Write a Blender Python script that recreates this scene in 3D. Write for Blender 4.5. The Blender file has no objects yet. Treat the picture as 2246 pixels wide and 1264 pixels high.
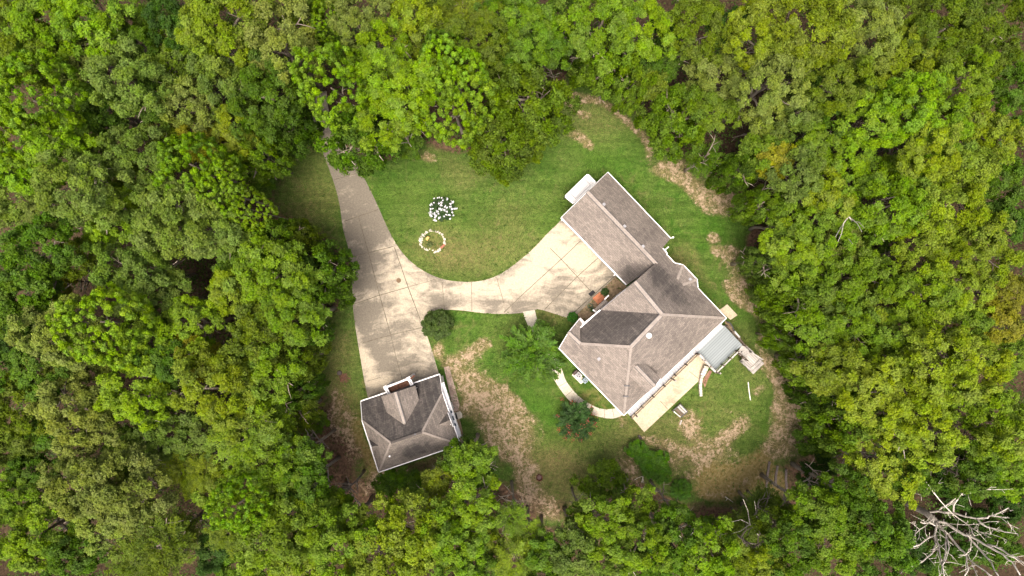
import bpy, bmesh, math, random
import numpy as np
from mathutils import Vector, Matrix
from mathutils.geometry import delaunay_2d_cdt
R = math.radians
sc = bpy.context.scene
col = sc.collection
random.seed(7)
rng = np.random.default_rng(7)

# ------------------------------------------------------------------ camera, sky, sun, exposure
CH = 75.0                                   # drone height; 20 photo pixels are one metre on the ground
cam = bpy.data.objects.new('camera', bpy.data.cameras.new('camera'))
col.objects.link(cam)
cam.location = (0, 0, CH)
cam.data.sensor_width = 36.0
cam.data.lens = 36.0 * CH / 112.3
cam.data.clip_end = 3000
sc.camera = cam

SUN_AZ = R(195)                             # compass bearing of the sun (clockwise from the top of the photo)
SUN_EL = R(74)
wd = bpy.data.worlds.new('World'); sc.world = wd; wd.use_nodes = True
wn = wd.node_tree
bg = wn.nodes['Background']
sky = wn.nodes.new('ShaderNodeTexSky')
sky.sky_type = 'NISHITA'; sky.sun_disc = False
sky.sun_elevation = SUN_EL; sky.sun_rotation = SUN_AZ
sky.dust_density = 9.0; sky.air_density = 0.45; sky.ozone_density = 0.0
wn.links.new(sky.outputs[0], bg.inputs[0])
bg.inputs[1].default_value = 0.15
sl = bpy.data.lights.new('sun', 'SUN'); sl.energy = 1.5; sl.angle = R(30); sl.color = (1.0, 0.93, 0.80)
so = bpy.data.objects.new('sun', sl); col.objects.link(so)
sd = Vector((math.sin(SUN_AZ) * math.cos(SUN_EL), math.cos(SUN_AZ) * math.cos(SUN_EL), math.sin(SUN_EL)))
so.rotation_euler = sd.to_track_quat('Z', 'Y').to_euler()
so.location = sd * 120
sc.view_settings.view_transform = 'Standard'
sc.view_settings.look = 'None'
sc.view_settings.exposure = 1.2
sc.view_settings.gamma = 1.0

# ------------------------------------------------------------------ helpers
def P(px, py, z=0.0):
    """A point of the photo (2246 x 1264) at height z."""
    s = (CH - z) / CH / 20.0
    return Vector(((px - 1123) * s, (632 - py) * s, z))

def tag(o, label=None, cat=None, group=None, kind=None):
    if label: o['label'] = label
    if cat: o['category'] = cat
    if group: o['group'] = group
    if kind: o['kind'] = kind
    return o

def empty(name, loc, label, cat, group=None, rz=0.0):
    o = bpy.data.objects.new(name, None); col.objects.link(o)
    o.empty_display_size = 0.3
    o.location = loc; o.rotation_euler.z = rz
    return tag(o, label, cat, group)

def mesh_obj(name, me, mat, parent=None):
    o = bpy.data.objects.new(name, me); col.objects.link(o)
    if mat and not me.materials: me.materials.append(mat)
    if parent is not None:
        o.parent = parent
        o.matrix_parent_inverse = Matrix.Translation(parent.location).inverted() if parent.parent is None and parent.type == 'EMPTY' else Matrix.Identity(4)
    return o

def from_arrays(name, verts, faces):
    """Quick mesh from an (n,3) array and an (m,k) array of equal sided faces."""
    me = bpy.data.meshes.new(name)
    nv, nf, k = len(verts), len(faces), faces.shape[1]
    me.vertices.add(nv); me.vertices.foreach_set('co', np.asarray(verts, dtype=np.float32).ravel())
    me.loops.add(nf * k); me.loops.foreach_set('vertex_index', np.asarray(faces, dtype=np.int32).ravel())
    me.polygons.add(nf)
    me.polygons.foreach_set('loop_start', np.arange(nf, dtype=np.int32) * k)
    me.polygons.foreach_set('loop_total', np.full(nf, k, dtype=np.int32))
    me.update(calc_edges=True)
    return me

class MB:
    """Collects shapes (world coordinates) for ONE mesh."""
    def __init__(s): s.v = []; s.f = []
    def add(s, vs, fs):
        b = len(s.v); s.v += [tuple(v) for v in vs]; s.f += [tuple(i + b for i in f) for f in fs]
        return s
    def box(s, c, sx, sy, sz, rz=0.0):
        """c is the centre of the bottom face."""
        ca, sa = math.cos(rz), math.sin(rz); vs = []
        for z in (0, sz):
            for x, y in ((-1, -1), (1, -1), (1, 1), (-1, 1)):
                X, Y = x * sx / 2, y * sy / 2
                vs.append((c[0] + X * ca - Y * sa, c[1] + X * sa + Y * ca, c[2] + z))
        return s.add(vs, [(3, 2, 1, 0), (4, 5, 6, 7), (0, 1, 5, 4), (1, 2, 6, 5), (2, 3, 7, 6), (3, 0, 4, 7)])
    def bar(s, a, b, w, h, up=Vector((0, 0, 1))):
        """A beam from a to b, w wide and h high, its top on the line."""
        a, b = Vector(a), Vector(b); d = (b - a).normalized()
        side = d.cross(up)
        if side.length < 1e-4: side = d.cross(Vector((1, 0, 0)))
        side.normalize(); u = side.cross(d).normalized()
        vs = []
        for p in (a, b):
            for x, y in ((-1, -1), (1, -1), (1, 0), (-1, 0)):
                vs.append(p + side * (x * w / 2) + u * (y * h))
        return s.add(vs, [(0, 1, 2, 3), (7, 6, 5, 4), (0, 4, 5, 1), (1, 5, 6, 2), (2, 6, 7, 3), (3, 7, 4, 0)])
    def prism(s, pts, z0, z1):
        n = len(pts)
        if sum(pts[i][0] * pts[(i + 1) % n][1] - pts[(i + 1) % n][0] * pts[i][1] for i in range(n)) < 0: pts = pts[::-1]
        vs = [(p[0], p[1], z0) for p in pts] + [(p[0], p[1], z1) for p in pts]
        fs = [tuple(range(n - 1, -1, -1)), tuple(range(n, 2 * n))]
        fs += [(i, (i + 1) % n, n + (i + 1) % n, n + i) for i in range(n)]
        return s.add(vs, fs)
    def slab(s, pts, t):
        """Sheet polygon with thickness t downwards."""
        n = len(pts); pts = [Vector(p) for p in pts]
        nr = Vector((0, 0, 0))
        for i in range(n): nr += pts[i].cross(pts[(i + 1) % n])
        if nr.z < 0: pts = pts[::-1]
        vs = pts + [p - Vector((0, 0, t)) for p in pts]
        fs = [tuple(range(n)), tuple(range(2 * n - 1, n - 1, -1))]
        fs += [(i, n + i, n + (i + 1) % n, (i + 1) % n) for i in range(n)]
        return s.add(vs, fs)
    def tube(s, pts, rad, k=6):
        pts = [Vector(p) for p in pts]; n = len(pts)
        if not hasattr(rad, '__len__'): rad = [rad] * n
        vs = []; ref = Vector((0.31, 0.77, 0.55)); 
        for i, p in enumerate(pts):
            d = (pts[min(i + 1, n - 1)] - pts[max(i - 1, 0)]).normalized()
            a = d.cross(ref)
            if a.length < 1e-3: a = d.cross(Vector((1, 0, 0)))
            a.normalize(); b = d.cross(a)
            for j in range(k):
                t = 2 * math.pi * j / k
                vs.append(p + (a * math.cos(t) + b * math.sin(t)) * rad[i])
        fs = [(i * k + j, i * k + (j + 1) % k, (i + 1) * k + (j + 1) % k, (i + 1) * k + j) for i in range(n - 1) for j in range(k)]
        fs += [tuple(range(k - 1, -1, -1)), tuple((n - 1) * k + j for j in range(k))]
        return s.add(vs, fs)
    def lathe(s, c, prof, k=20, rz=0.0, caps=True):
        vs = []
        for r, z in prof:
            for j in range(k):
                t = 2 * math.pi * j / k + rz
                vs.append((c[0] + r * math.cos(t), c[1] + r * math.sin(t), c[2] + z))
        n = len(prof)
        fs = [(i * k + j, i * k + (j + 1) % k, (i + 1) * k + (j + 1) % k, (i + 1) * k + j) for i in range(n - 1) for j in range(k)]
        if caps: fs += [tuple(range(k - 1, -1, -1)), tuple((n - 1) * k + j for j in range(k))]
        return s.add(vs, fs)
    def build(s, name, mat, parent=None, smooth=False, bevel=0.0):
        me = bpy.data.meshes.new(name)
        me.from_pydata(s.v, [], s.f); me.update()
        if bevel:
            bm = bmesh.new(); bm.from_mesh(me)
            es = [e for e in bm.edges if len(e.link_faces) == 2 and e.calc_face_angle(0) > 0.6]
            bmesh.ops.bevel(bm, geom=es, offset=bevel, segments=1, affect='EDGES', clamp_overlap=True)
            bm.to_mesh(me); bm.free()
        if smooth: me.polygons.foreach_set('use_smooth', [True] * len(me.polygons))
        uvs(me)
        return mesh_obj(name, me, mat, parent)

def uvs(me):
    """Metre UVs: u runs level along the face, v up its slope."""
    l = me.uv_layers.new(name='UVMap')
    for p in me.polygons:
        n = p.normal
        u = Vector((-n.y, n.x, 0))
        u = u.normalized() if u.length > 0.02 else Vector((1, 0, 0))
        v = n.cross(u)
        for li in p.loop_indices:
            c = me.vertices[me.loops[li].vertex_index].co
            l.data[li].uv = (c.dot(u), c.dot(v))

# ------------------------------------------------------------------ materials
class NT:
    def __init__(s, name):
        s.m = bpy.data.materials.new(name); s.m.use_nodes = True
        s.t = s.m.node_tree; s.b = s.t.nodes['Principled BSDF']; s.out = s.t.nodes['Material Output']
    def n(s, typ, **kw):
        x = s.t.nodes.new(typ)
        for k, v in kw.items(): setattr(x, k, v)
        return x
    def l(s, a, b): s.t.links.new(a, b)
    def obj(s): return s.n('ShaderNodeTexCoord').outputs['Object']
    def geo(s): return s.n('ShaderNodeNewGeometry').outputs['Position']
    def uv(s): return s.n('ShaderNodeTexCoord').outputs['UV']
    def noise(s, vec, scale, detail=3.0, rough=0.55, dist=0.0):
        x = s.n('ShaderNodeTexNoise'); x.inputs['Scale'].default_value = scale; x.inputs['Detail'].default_value = detail
        x.inputs['Roughness'].default_value = rough; x.inputs['Distortion'].default_value = dist
        s.l(vec, x.inputs['Vector']); return x.outputs[0]
    def ramp(s, v, lo, hi, a=0.0, b=1.0, smooth=True):
        x = s.n('ShaderNodeMapRange'); x.interpolation_type = 'SMOOTHSTEP' if smooth else 'LINEAR'
        s.l(v, x.inputs[0])
        for i, k in zip((1, 2, 3, 4), (lo, hi, a, b)): x.inputs[i].default_value = k
        return x.outputs[0]
    def math(s, op, a, b=None, c=None, clamp=False):
        x = s.n('ShaderNodeMath', operation=op); x.use_clamp = clamp
        for i, q in enumerate((a, b, c)):
            if q is None: continue
            if isinstance(q, (int, float)): x.inputs[i].default_value = q
            else: s.l(q, x.inputs[i])
        return x.outputs[0]
    def mix(s, f, a, b, mode='MIX'):
        x = s.n('ShaderNodeMix', data_type='RGBA', blend_type=mode)
        for i, q in zip((0, 6, 7), (f, a, b)):
            if isinstance(q, (int, float)): x.inputs[i].default_value = q
            elif isinstance(q, tuple): x.inputs[i].default_value = (*q, 1)
            else: s.l(q, x.inputs[i])
        return x.outputs[2]
    def scale(s, vec, sx, sy, sz=1.0, rz=0.0):
        x = s.n('ShaderNodeMapping'); x.inputs['Scale'].default_value = (sx, sy, sz); x.inputs['Rotation'].default_value = (0, 0, rz)
        s.l(vec, x.inputs[0]); return x.outputs[0]
    def color(s, c):
        if isinstance(c, tuple): s.b.inputs['Base Color'].default_value = (*c, 1)
        else: s.l(c, s.b.inputs['Base Color'])
    def bump(s, h, strength, dist):
        x = s.n('ShaderNodeBump'); x.inputs['Strength'].default_value = strength; x.inputs['Distance'].default_value = dist
        s.l(h, x.inputs['Height']); s.l(x.outputs[0], s.b.inputs['Normal'])
    def fin(s, rough=0.85, spec=0.3, metal=0.0):
        s.b.inputs['Roughness'].default_value = rough; s.b.inputs['Specular IOR Level'].default_value = spec
        s.b.inputs['Metallic'].default_value = metal
        return s.m

def plain(name, c, var=0.25, scale=6.0, rough=0.8, spec=0.3, metal=0.0, dirt=None):
    """A worn single colour."""
    t = NT(name); o = t.geo()
    a = t.noise(o, scale, 4.0); b = t.noise(o, scale * 0.17, 2.0)
    k = t.math('ADD', t.math('MULTIPLY', a, 0.6), t.math('MULTIPLY', b, 0.4))
    lo = tuple(x * (1 - var) for x in c); hi = tuple(min(1, x * (1 + var)) for x in c)
    cc = t.mix(t.ramp(k, 0.3, 0.7), lo, hi)
    if dirt: cc = t.mix(t.ramp(t.noise(o, 1.7, 5.0, 0.7), 0.55, 0.75), cc, dirt)
    t.color(cc); t.bump(a, 0.25, 0.02)
    return t.fin(rough, spec, metal)

def m_concrete(name, base, dark, light, amount=1.0, ang=0.7):
    """Weathered concrete: pale scrubbed streaks, grey grime, fine grain and speckle."""
    t = NT(name); o = t.geo()
    w = t.n('ShaderNodeVectorMath', operation='ADD'); t.l(o, w.inputs[0])
    wv = t.n('ShaderNodeTexNoise'); wv.inputs['Scale'].default_value = 0.16; t.l(o, wv.inputs['Vector']); sc_ = t.n('ShaderNodeVectorMath', operation='SCALE'); sc_.inputs['Scale'].default_value = 5.0
    t.l(wv.outputs['Color'], sc_.inputs[0]); t.l(sc_.outputs[0], w.inputs[1]); ow = w.outputs[0]
    a = t.noise(t.scale(ow, 0.13, 0.95, 1.0, ang), 1.0, 8.0, 0.68, 0.5)
    a2 = t.noise(t.scale(ow, 0.13, 0.95, 1.0, ang + 1.5), 1.0, 8.0, 0.68, 0.5)
    b = t.noise(o, 0.30, 7.0, 0.68, 0.6); f = t.noise(o, 6.0, 6.0, 0.78); g = t.noise(o, 1.6, 8.0, 0.78, 0.8)
    at = t.n('ShaderNodeAttribute', attribute_name='age').outputs['Fac']
    k = t.math('ADD', t.math('MULTIPLY', a, 0.40), t.math('ADD', t.math('MULTIPLY', a2, 0.22), t.math('MULTIPLY', b, 0.38)))
    k = t.math('ADD', t.math('MULTIPLY', t.math('SUBTRACT', k, 0.5), 1.7), 0.5)
    k = t.math('ADD', k, t.math('MULTIPLY', t.math('SUBTRACT', g, 0.5), 0.30))
    k2 = t.math('ADD', k, t.math('MULTIPLY', t.math('SUBTRACT', at, 0.5), 0.26))
    c = t.mix(t.ramp(k2, 0.39, 0.52, 1 - amount, 1.0), light, base)
    c = t.mix(t.ramp(k2, 0.50, 0.63, 0, amount), c, dark)
    c = t.mix(t.ramp(g, 0.58, 0.70, 0, 0.4 * amount), c, tuple(x * 0.7 for x in dark))
    c = t.mix(t.ramp(f, 0.30, 0.70), t.mix(1.0, c, (0.74, 0.73, 0.70), 'MULTIPLY'), t.mix(1.0, c, (1.12, 1.11, 1.08), 'MULTIPLY'))
    t.color(c); t.bump(f, 0.2, 0.01)
    return t.fin(0.9, 0.25)

def m_shingle(name, base, dark, blobs=()):
    t = NT(name); uv = t.uv(); o = t.geo()
    br = t.n('ShaderNodeTexBrick'); t.l(uv, br.inputs['Vector'])
    br.inputs['Color1'].default_value = (0.80, 0.80, 0.80, 1); br.inputs['Color2'].default_value = (1.18, 1.17, 1.15, 1)
    br.inputs['Mortar'].default_value = (0.55, 0.55, 0.55, 1)
    br.inputs['Scale'].default_value = 1.0; br.inputs['Mortar Size'].default_value = 0.012
    br.inputs['Brick Width'].default_value = 0.42; br.inputs['Row Height'].default_value = 0.2; br.inputs['Bias'].default_value = 0.0
    f = t.noise(t.scale(uv, 1.0, 1.5), 5.5, 4.0, 0.75)
    b = t.noise(o, 0.45, 4.0, 0.6, 0.5)
    sv = t.noise(t.scale(uv, 1.6, 0.22), 1.2, 5.0, 0.65, 0.4)    # streaks running down the slope
    k = t.ramp(b, 0.35, 0.65, -0.08, 0.14)
    at = t.n('ShaderNodeAttribute', attribute_name='algae_shade').outputs['Fac']  # darkening per face: roof growth together with painted slope shade
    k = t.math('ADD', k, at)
    for p, r, am in blobs:
        d = t.n('ShaderNodeVectorMath', operation='DISTANCE'); t.l(o, d.inputs[0]); d.inputs[1].default_value = p
        k = t.math('ADD', k, t.ramp(d.outputs['Value'], r, r * 0.1, 0.0, am))
    k = t.math('MULTIPLY', k, t.ramp(sv, 0.25, 0.65, 0.55, 1.25, False))
    k = t.math('MINIMUM', t.math('MAXIMUM', k, 0.0), 1.0)
    c = t.mix(k, base, dark)
    c = t.mix(1.0, c, br.outputs['Color'], 'MULTIPLY')
    c = t.mix(t.ramp(f, 0.30, 0.70), t.mix(1.0, c, (0.78, 0.775, 0.77), 'MULTIPLY'), t.mix(1.0, c, (1.12, 1.115, 1.10), 'MULTIPLY'))
    t.color(c); t.bump(t.math('ADD', f, t.math('MULTIPLY', br.outputs['Fac'], -0.7)), 0.4, 0.02)
    return t.fin(0.92, 0.2)

def m_leaf(name, trans=0.34):
    """Leaves: the object's own colour, varied from twig to twig and leaf to leaf."""
    t = NT(name)
    oi = t.n('ShaderNodeObjectInfo')
    at = t.n('ShaderNodeAttribute', attribute_name='tint')
    h = t.n('ShaderNodeHueSaturation'); t.l(oi.outputs['Color'], h.inputs['Color'])
    sep = t.n('ShaderNodeSeparateColor'); t.l(at.outputs['Color'], sep.inputs[0])
    t.l(t.ramp(sep.outputs[0], 0, 1, 0.488, 0.522, False), h.inputs['Hue'])
    t.l(t.ramp(sep.outputs[1], 0, 1, 0.45, 1.6, False), h.inputs['Value'])
    t.l(t.ramp(sep.outputs[2], 0, 1, 0.86, 1.10, False), h.inputs['Saturation'])
    c = h.outputs[0]
    t.color(c); t.fin(0.6, 0.15)
    tr = t.n('ShaderNodeBsdfTranslucent'); t.l(t.mix(1.0, c, (1.05, 1.2, 0.5), 'MULTIPLY'), tr.inputs[0])
    ms = t.n('ShaderNodeMixShader'); ms.inputs[0].default_value = trans
    t.l(t.b.outputs[0], ms.inputs[1]); t.l(tr.outputs[0], ms.inputs[2]); t.l(ms.outputs[0], t.out.inputs[0])
    return t.m

def m_bark(name, c1, c2):
    t = NT(name); o = t.obj()
    n = t.noise(t.scale(o, 1, 1, 0.25), 7.0, 4.0, 0.7)
    t.color(t.mix(t.ramp(n, 0.35, 0.65), c1, c2)); t.bump(n, 0.5, 0.03)
    return t.fin(0.9, 0.2)

def m_planks(name, c1, c2, gap, width, along_u=True, rough=0.8, ang=None):
    """Boards of a deck: `width` wide, thin gaps between."""
    t = NT(name); o = t.geo() if ang is not None else t.uv()
    o = t.scale(o, 1, 1, 1, ang or 0.0)
    s = t.n('ShaderNodeSeparateXYZ'); t.l(o, s.inputs[0])
    x = s.outputs[1] if along_u else s.outputs[0]
    w = t.math('DIVIDE', x, width)
    fr = t.math('FRACT', w); idn = t.math('FLOOR', w)
    wn_ = t.n('ShaderNodeTexWhiteNoise', noise_dimensions='1D'); t.l(idn, wn_.inputs['W'])
    n = t.noise(o, 3.0, 5.0, 0.7)
    c = t.mix(t.math('ADD', t.math('MULTIPLY', wn_.outputs[0], 0.7), t.math('MULTIPLY', n, 0.3)), c1, c2)
    c = t.mix(t.ramp(fr, 0.80, 0.88), c, gap)
    t.color(c); t.bump(t.ramp(fr, 0.8, 0.88, 1, 0), 0.5, 0.02)
    return t.fin(rough, 0.3)

def m_brick(name, c1, c2, mortar, w=0.22, h=0.08, rot=0.0):
    t = NT(name); uv = t.scale(t.uv(), 1, 1, 1, rot); o = t.geo()
    br = t.n('ShaderNodeTexBrick'); t.l(uv, br.inputs['Vector'])
    br.inputs['Color1'].default_value = (*c1, 1); br.inputs['Color2'].default_value = (*c2, 1); br.inputs['Mortar'].default_value = (*mortar, 1)
    br.inputs['Scale'].default_value = 1.0; br.inputs['Mortar Size'].default_value = 0.008
    br.inputs['Brick Width'].default_value = w; br.inputs['Row Height'].default_value = h
    n = t.noise(o, 2.0, 4.0, 0.7)
    t.color(t.mix(t.ramp(n, 0.35, 0.7), br.outputs['Color'], t.mix(1.0, br.outputs['Color'], (0.6, 0.6, 0.58), 'MULTIPLY')))
    return t.fin(0.9, 0.2)

M = {}
M['leaf'] = m_leaf('foliage')
M['needle'] = m_leaf('pine_needles', 0.3)
M['bark'] = m_bark('bark', (0.16, 0.13, 0.10), (0.32, 0.28, 0.23))
M['pale_bark'] = m_bark('pale_bark', (0.33, 0.29, 0.24), (0.62, 0.57, 0.50))
M['dead_wood'] = m_bark('weathered_dead_wood', (0.33, 0.29, 0.245), (0.74, 0.69, 0.61))
M['white'] = plain('white_paint', (0.66, 0.66, 0.67), 0.06, 3.0, 0.5, 0.4)
M['siding'] = plain('pale_siding', (0.62, 0.60, 0.57), 0.08, 3.0, 0.7)
M['drive'] = m_concrete('driveway_concrete', (0.268, 0.238, 0.192), (0.155, 0.138, 0.113), (0.385, 0.338, 0.266))
M['patio'] = m_concrete('patio_concrete', (0.43, 0.365, 0.27), (0.28, 0.24, 0.18), (0.47, 0.40, 0.30), 0.8)
M['walk'] = m_concrete('walkway_concrete', (0.47, 0.435, 0.365), (0.34, 0.31, 0.26), (0.52, 0.48, 0.41), 0.6)
M['joint'] = plain('joint_dirt', (0.10, 0.085, 0.06), 0.5, 3.0)
M['dark_metal'] = plain('dark_metal', (0.03, 0.03, 0.035), 0.3, 8.0, 0.5, 0.5)
M['grey_metal'] = plain('grey_metal', (0.20, 0.20, 0.21), 0.15, 8.0, 0.6, 0.4)
M['grey_wood'] = plain('weathered_grey_wood', (0.33, 0.31, 0.29), 0.35, 5.0)
M['dark_wood'] = plain('dark_stained_wood', (0.10, 0.075, 0.055), 0.35, 5.0)
M['glass'] = NT('window_glass').m
M['glass'].node_tree.nodes['Principled BSDF'].inputs['Base Color'].default_value = (0.05, 0.07, 0.09, 1)
M['glass'].node_tree.nodes['Principled BSDF'].inputs['Roughness'].default_value = 0.08
M['mulch'] = plain('planting_bed_soil', (0.21, 0.155, 0.095), 0.5, 4.0, 0.95, 0.1, 0, (0.11, 0.09, 0.05))
M['brick_red'] = m_brick('red_brick', (0.40, 0.13, 0.06), (0.55, 0.22, 0.11), (0.42, 0.26, 0.18), 0.4, 0.2, R(-44))
M['paver'] = m_brick('brick_paving', (0.33, 0.24, 0.19), (0.47, 0.37, 0.31), (0.2, 0.15, 0.12), 0.5, 0.24, R(18))
M['stone'] = plain('pale_stone', (0.40, 0.37, 0.31), 0.4, 9.0)
M['rubber'] = plain('black_mat', (0.018, 0.018, 0.02), 0.4, 20.0, 0.9)
M['rust'] = plain('rusty_iron', (0.10, 0.035, 0.02), 0.5, 12.0)
# ------------------------------------------------------------------ ground
def inside(px, py, poly):
    poly = np.asarray(poly, float); r = np.zeros(px.shape, bool); n = len(poly); j = n - 1
    for i in range(n):
        xi, yi = poly[i]; xj, yj = poly[j]
        c = ((yi > py) != (yj > py)) & (px < (xj - xi) * (py - yi) / (yj - yi + 1e-9) + xi)
        r ^= c; j = i
    return r
def polydist(px, py, poly):
    poly = np.asarray(poly, float); d = np.full(px.shape, 1e9); n = len(poly)
    for i in range(n):
        a = poly[i]; b = poly[(i + 1) % n]; ab = b - a; L = (ab ** 2).sum() + 1e-9
        t = np.clip(((px - a[0]) * ab[0] + (py - a[1]) * ab[1]) / L, 0, 1)
        d = np.minimum(d, np.hypot(px - a[0] - t * ab[0], py - a[1] - t * ab[1]))
    return d
def sdf(px, py, poly):
    d = polydist(px, py, poly); return np.where(inside(px, py, poly), d, -d)
def blob(px, py, cx, cy, rx, ry, deg=0.0, s=1.0):
    a = R(deg); x = (px - cx) * math.cos(a) + (py - cy) * math.sin(a); y = -(px - cx) * math.sin(a) + (py - cy) * math.cos(a)
    q = (x / rx) ** 2 + (y / ry) ** 2
    return s * np.exp(-0.75 * q ** 1.15)

YARD = [(612,330),(650,312),(705,290),(760,320),(815,352),(920,335),(975,305),(1015,335),(1065,355),(1140,310),(1190,235),(1238,165),(1330,190),(1400,250),(1465,330),
        (1545,385),(1620,420),(1650,500),(1640,600),(1690,700),(1720,790),(1760,880),(1800,950),(1800,1060),(1725,1105),(1600,1130),(1520,1140),(1460,1085),(1340,1055),
        (1240,1150),(1180,1150),(1095,1060),(1000,1000),(880,1070),(830,1100),(760,1085),(700,1020),(700,900),(690,780),(730,700),(770,640),(765,560),(700,500),(612,480),(598,400)]
xs = np.concatenate([np.array([-900, -400, -200, -130, -100, -80]), np.arange(-62, 62.01, 0.4), np.array([80, 100, 130, 200, 400, 900])])
ys = np.concatenate([np.array([-900, -400, -200, -120, -80, -55]), np.arange(-38, 38.01, 0.4), np.array([55, 80, 120, 200, 400, 900])])
GX, GY = np.meshgrid(xs, ys)
gx, gy = GX.ravel(), GY.ravel()
gpx, gpy = gx * 20 + 1123, 632 - gy * 20
wob = 14 * (np.sin(gx * 0.9 + 1.3 * np.sin(gy * 0.7)) + np.sin(gy * 1.1 + gx * 0.35))
yard = sdf(gpx + wob * 0.5, gpy + wob * 0.4, YARD)
lawn = np.clip(yard / 30 + 0.5, 0, 1)                       # 0 in the wood, 1 on the lawn
B = lambda *a: blob(gpx + 0.5 * wob, gpy - 0.4 * wob, *a)
dirt = sum(B(*a) for a in [
    (1075,890,95,36,52,1.25),(1130,930,50,30,50,0.9),(1035,850,45,28,40,0.8),(968,765,14,14),(1005,787,30,13,-20,0.9),(1048,765,16,12,0,0.9),
    (1120,1005,60,18,35,0.95),(1085,990,30,16,30,0.8),(1165,1065,70,22,60,0.85),(1190,1120,35,25,40,0.8),
    (745,910,20,50,-8,0.75),(765,965,14,50,-12,0.8),(850,1045,45,12,-12,0.75),(820,1055,14,40,10,0.8),
    (1265,205,26,10,15,0.85),(1290,210,20,9,0,0.8),(1247,226,8,10,0,0.9),(1350,255,55,9,45,0.85),(1400,305,40,9,45,0.8),(1275,300,30,10,15,0.7),(1295,315,12,8,0,0.8),(1275,250,20,8,20,0.6),
    (1480,370,24,16,40,0.95),(1500,400,60,18,30,0.85),(1570,420,60,26,25,0.8),(1560,450,40,20,10,0.7),(1575,517,14,9,0,0.9),(1585,545,20,10,0,0.6),(1600,570,45,10,45,0.7),
    (1635,590,50,14,62,0.7),(1625,640,60,12,55,0.7),(1655,685,45,12,55,0.6),(1665,740,35,10,60,0.55),(1710,790,30,14,50,0.7),
    (1705,835,45,24,55,0.9),(1735,900,55,22,65,0.95),(1725,955,40,30,80,0.95),(1690,985,22,12,10,0.8),(1750,860,30,20,60,0.7),
    (1530,945,30,14,40,0.95),(1500,930,40,16,30,0.55),(1590,960,55,16,-40,0.75),(1560,990,60,24,10,0.65),(1450,975,50,14,25,0.6),(1510,1010,50,20,0,0.55),(1530,1040,40,14,-20,0.6),(1620,1065,35,8,-15,0.8),(1565,1080,30,10,0,0.6),
    (1365,925,14,14,0,0.6),(1375,1025,24,40,-20,0.6),(935,348,14,14,0,0.7),(1350,905,25,8,10,0.4),(1600,900,20,10,0,0.35),(1660,860,12,10,0,0.4),
    (640,345,22,8,20,0.4)])
litter = np.clip(1 - lawn, 0, 1) + sum(B(*a) for a in [
    (740,1000,45,75,-15,0.95),(720,930,18,60,0,0.7),(780,1070,60,25,25,0.9),(640,420,40,80,0,0.35),(1560,1120,80,25,0,0.8),(1780,1040,35,60,0,0.8),(1760,1085,60,30,0,0.8),
    (1150,1100,60,45,45,0.75),(1100,1010,30,18,0,0.5),(1650,520,12,60,0,0.55),(1605,430,40,20,20,0.45),(1390,1060,40,28,0,0.6),(985,318,30,20,0,0.8),(1220,200,20,40,0,0.5),(700,300,60,25,0,0.7),(730,280,60,25,0,0.7),
    (1240,1120,30,40,0,0.6),(1800,915,30,26,0,0.6),(1730,1020,30,20,0,0.5),(1485,650,10,10,0,0.2),(690,760,16,60,0,0.5),(1600,700,18,40,-40,0.4),(1480,560,15,30,-45,0.4),(925,1015,90,12,-18,0.6)])
moss = sum(B(*a) for a in [(1620,1050,70,38,0,0.9),(1560,1060,50,30,0,0.55),(1690,1050,50,34,0,0.7),(1780,905,26,26,0,0.9),(800,1000,18,52,-15,0.9),(1670,1000,25,20,0,0.6),(780,940,14,30,0,0.4),(1310,870,60,50,30,0.35)])
dry = sum(B(*a) for a in [(1240,1040,70,60,0,0.7),(1200,1000,50,30,0,0.4),(690,430,60,80,0,0.45),(740,780,30,90,0,0.5),(1040,560,120,40,0,0.45),(960,540,60,40,0,0.35),(1230,690,50,20,0,0.7),(1480,590,30,25,45,0.6),(1530,580,60,9,45,0.5),
    (1140,480,80,60,0,0.3),(1640,800,40,80,0,0.35),(1580,900,80,50,0,0.35),(1420,930,60,40,0,0.35),(1350,950,60,40,0,0.3),(760,880,40,40,0,0.5),(1300,270,80,50,0,0.45),(1000,370,50,30,0,0.3),(1450,1010,80,50,0,0.5),(1110,340,90,14,-35,0.4),(1100,740,60,40,0,0.3),(900,420,50,30,0,0.2)])
lush = sum(B(*a) for a in [(1580,480,50,60,40,0.8),(1300,340,120,50,20,0.55),(880,420,80,50,20,0.45),(1060,730,50,50,0,0.5),(1190,900,45,70,0,0.55),(1620,870,40,45,0,0.55),(1690,930,45,30,0,0.6),(1650,720,20,60,-35,0.6),(1010,880,14,60,-15,0.5),(1210,470,60,40,0,0.35),(1290,900,60,40,0,0.3),(1640,640,25,60,-35,0.4)])
dirt = np.clip(dirt + 0.3 * np.clip(dirt, 0, 1) * (gpy < 560), 0, 0.92); dirt = dirt * np.clip(yard / 15 + 1.2, 0, 1)
nx, ny = len(xs), len(ys)
idx = np.arange(nx * ny).reshape(ny, nx)
faces = np.stack([idx[:-1, :-1], idx[:-1, 1:], idx[1:, 1:], idx[1:, :-1]], -1).reshape(-1, 4)
me = from_arrays('ground', np.stack([gx, gy, np.zeros_like(gx)], -1), faces)
for nm, chans in (('cover', (dirt, np.clip(litter, 0, 1), np.clip(moss, 0, 1))), ('grass', (np.clip(dry, 0, 1), np.clip(lush, 0, 1), lawn))):
    at = me.attributes.new(nm, 'FLOAT_COLOR', 'POINT')
    at.data.foreach_set('color', np.stack([*chans, np.ones_like(gx)], -1).astype(np.float32).ravel())

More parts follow.
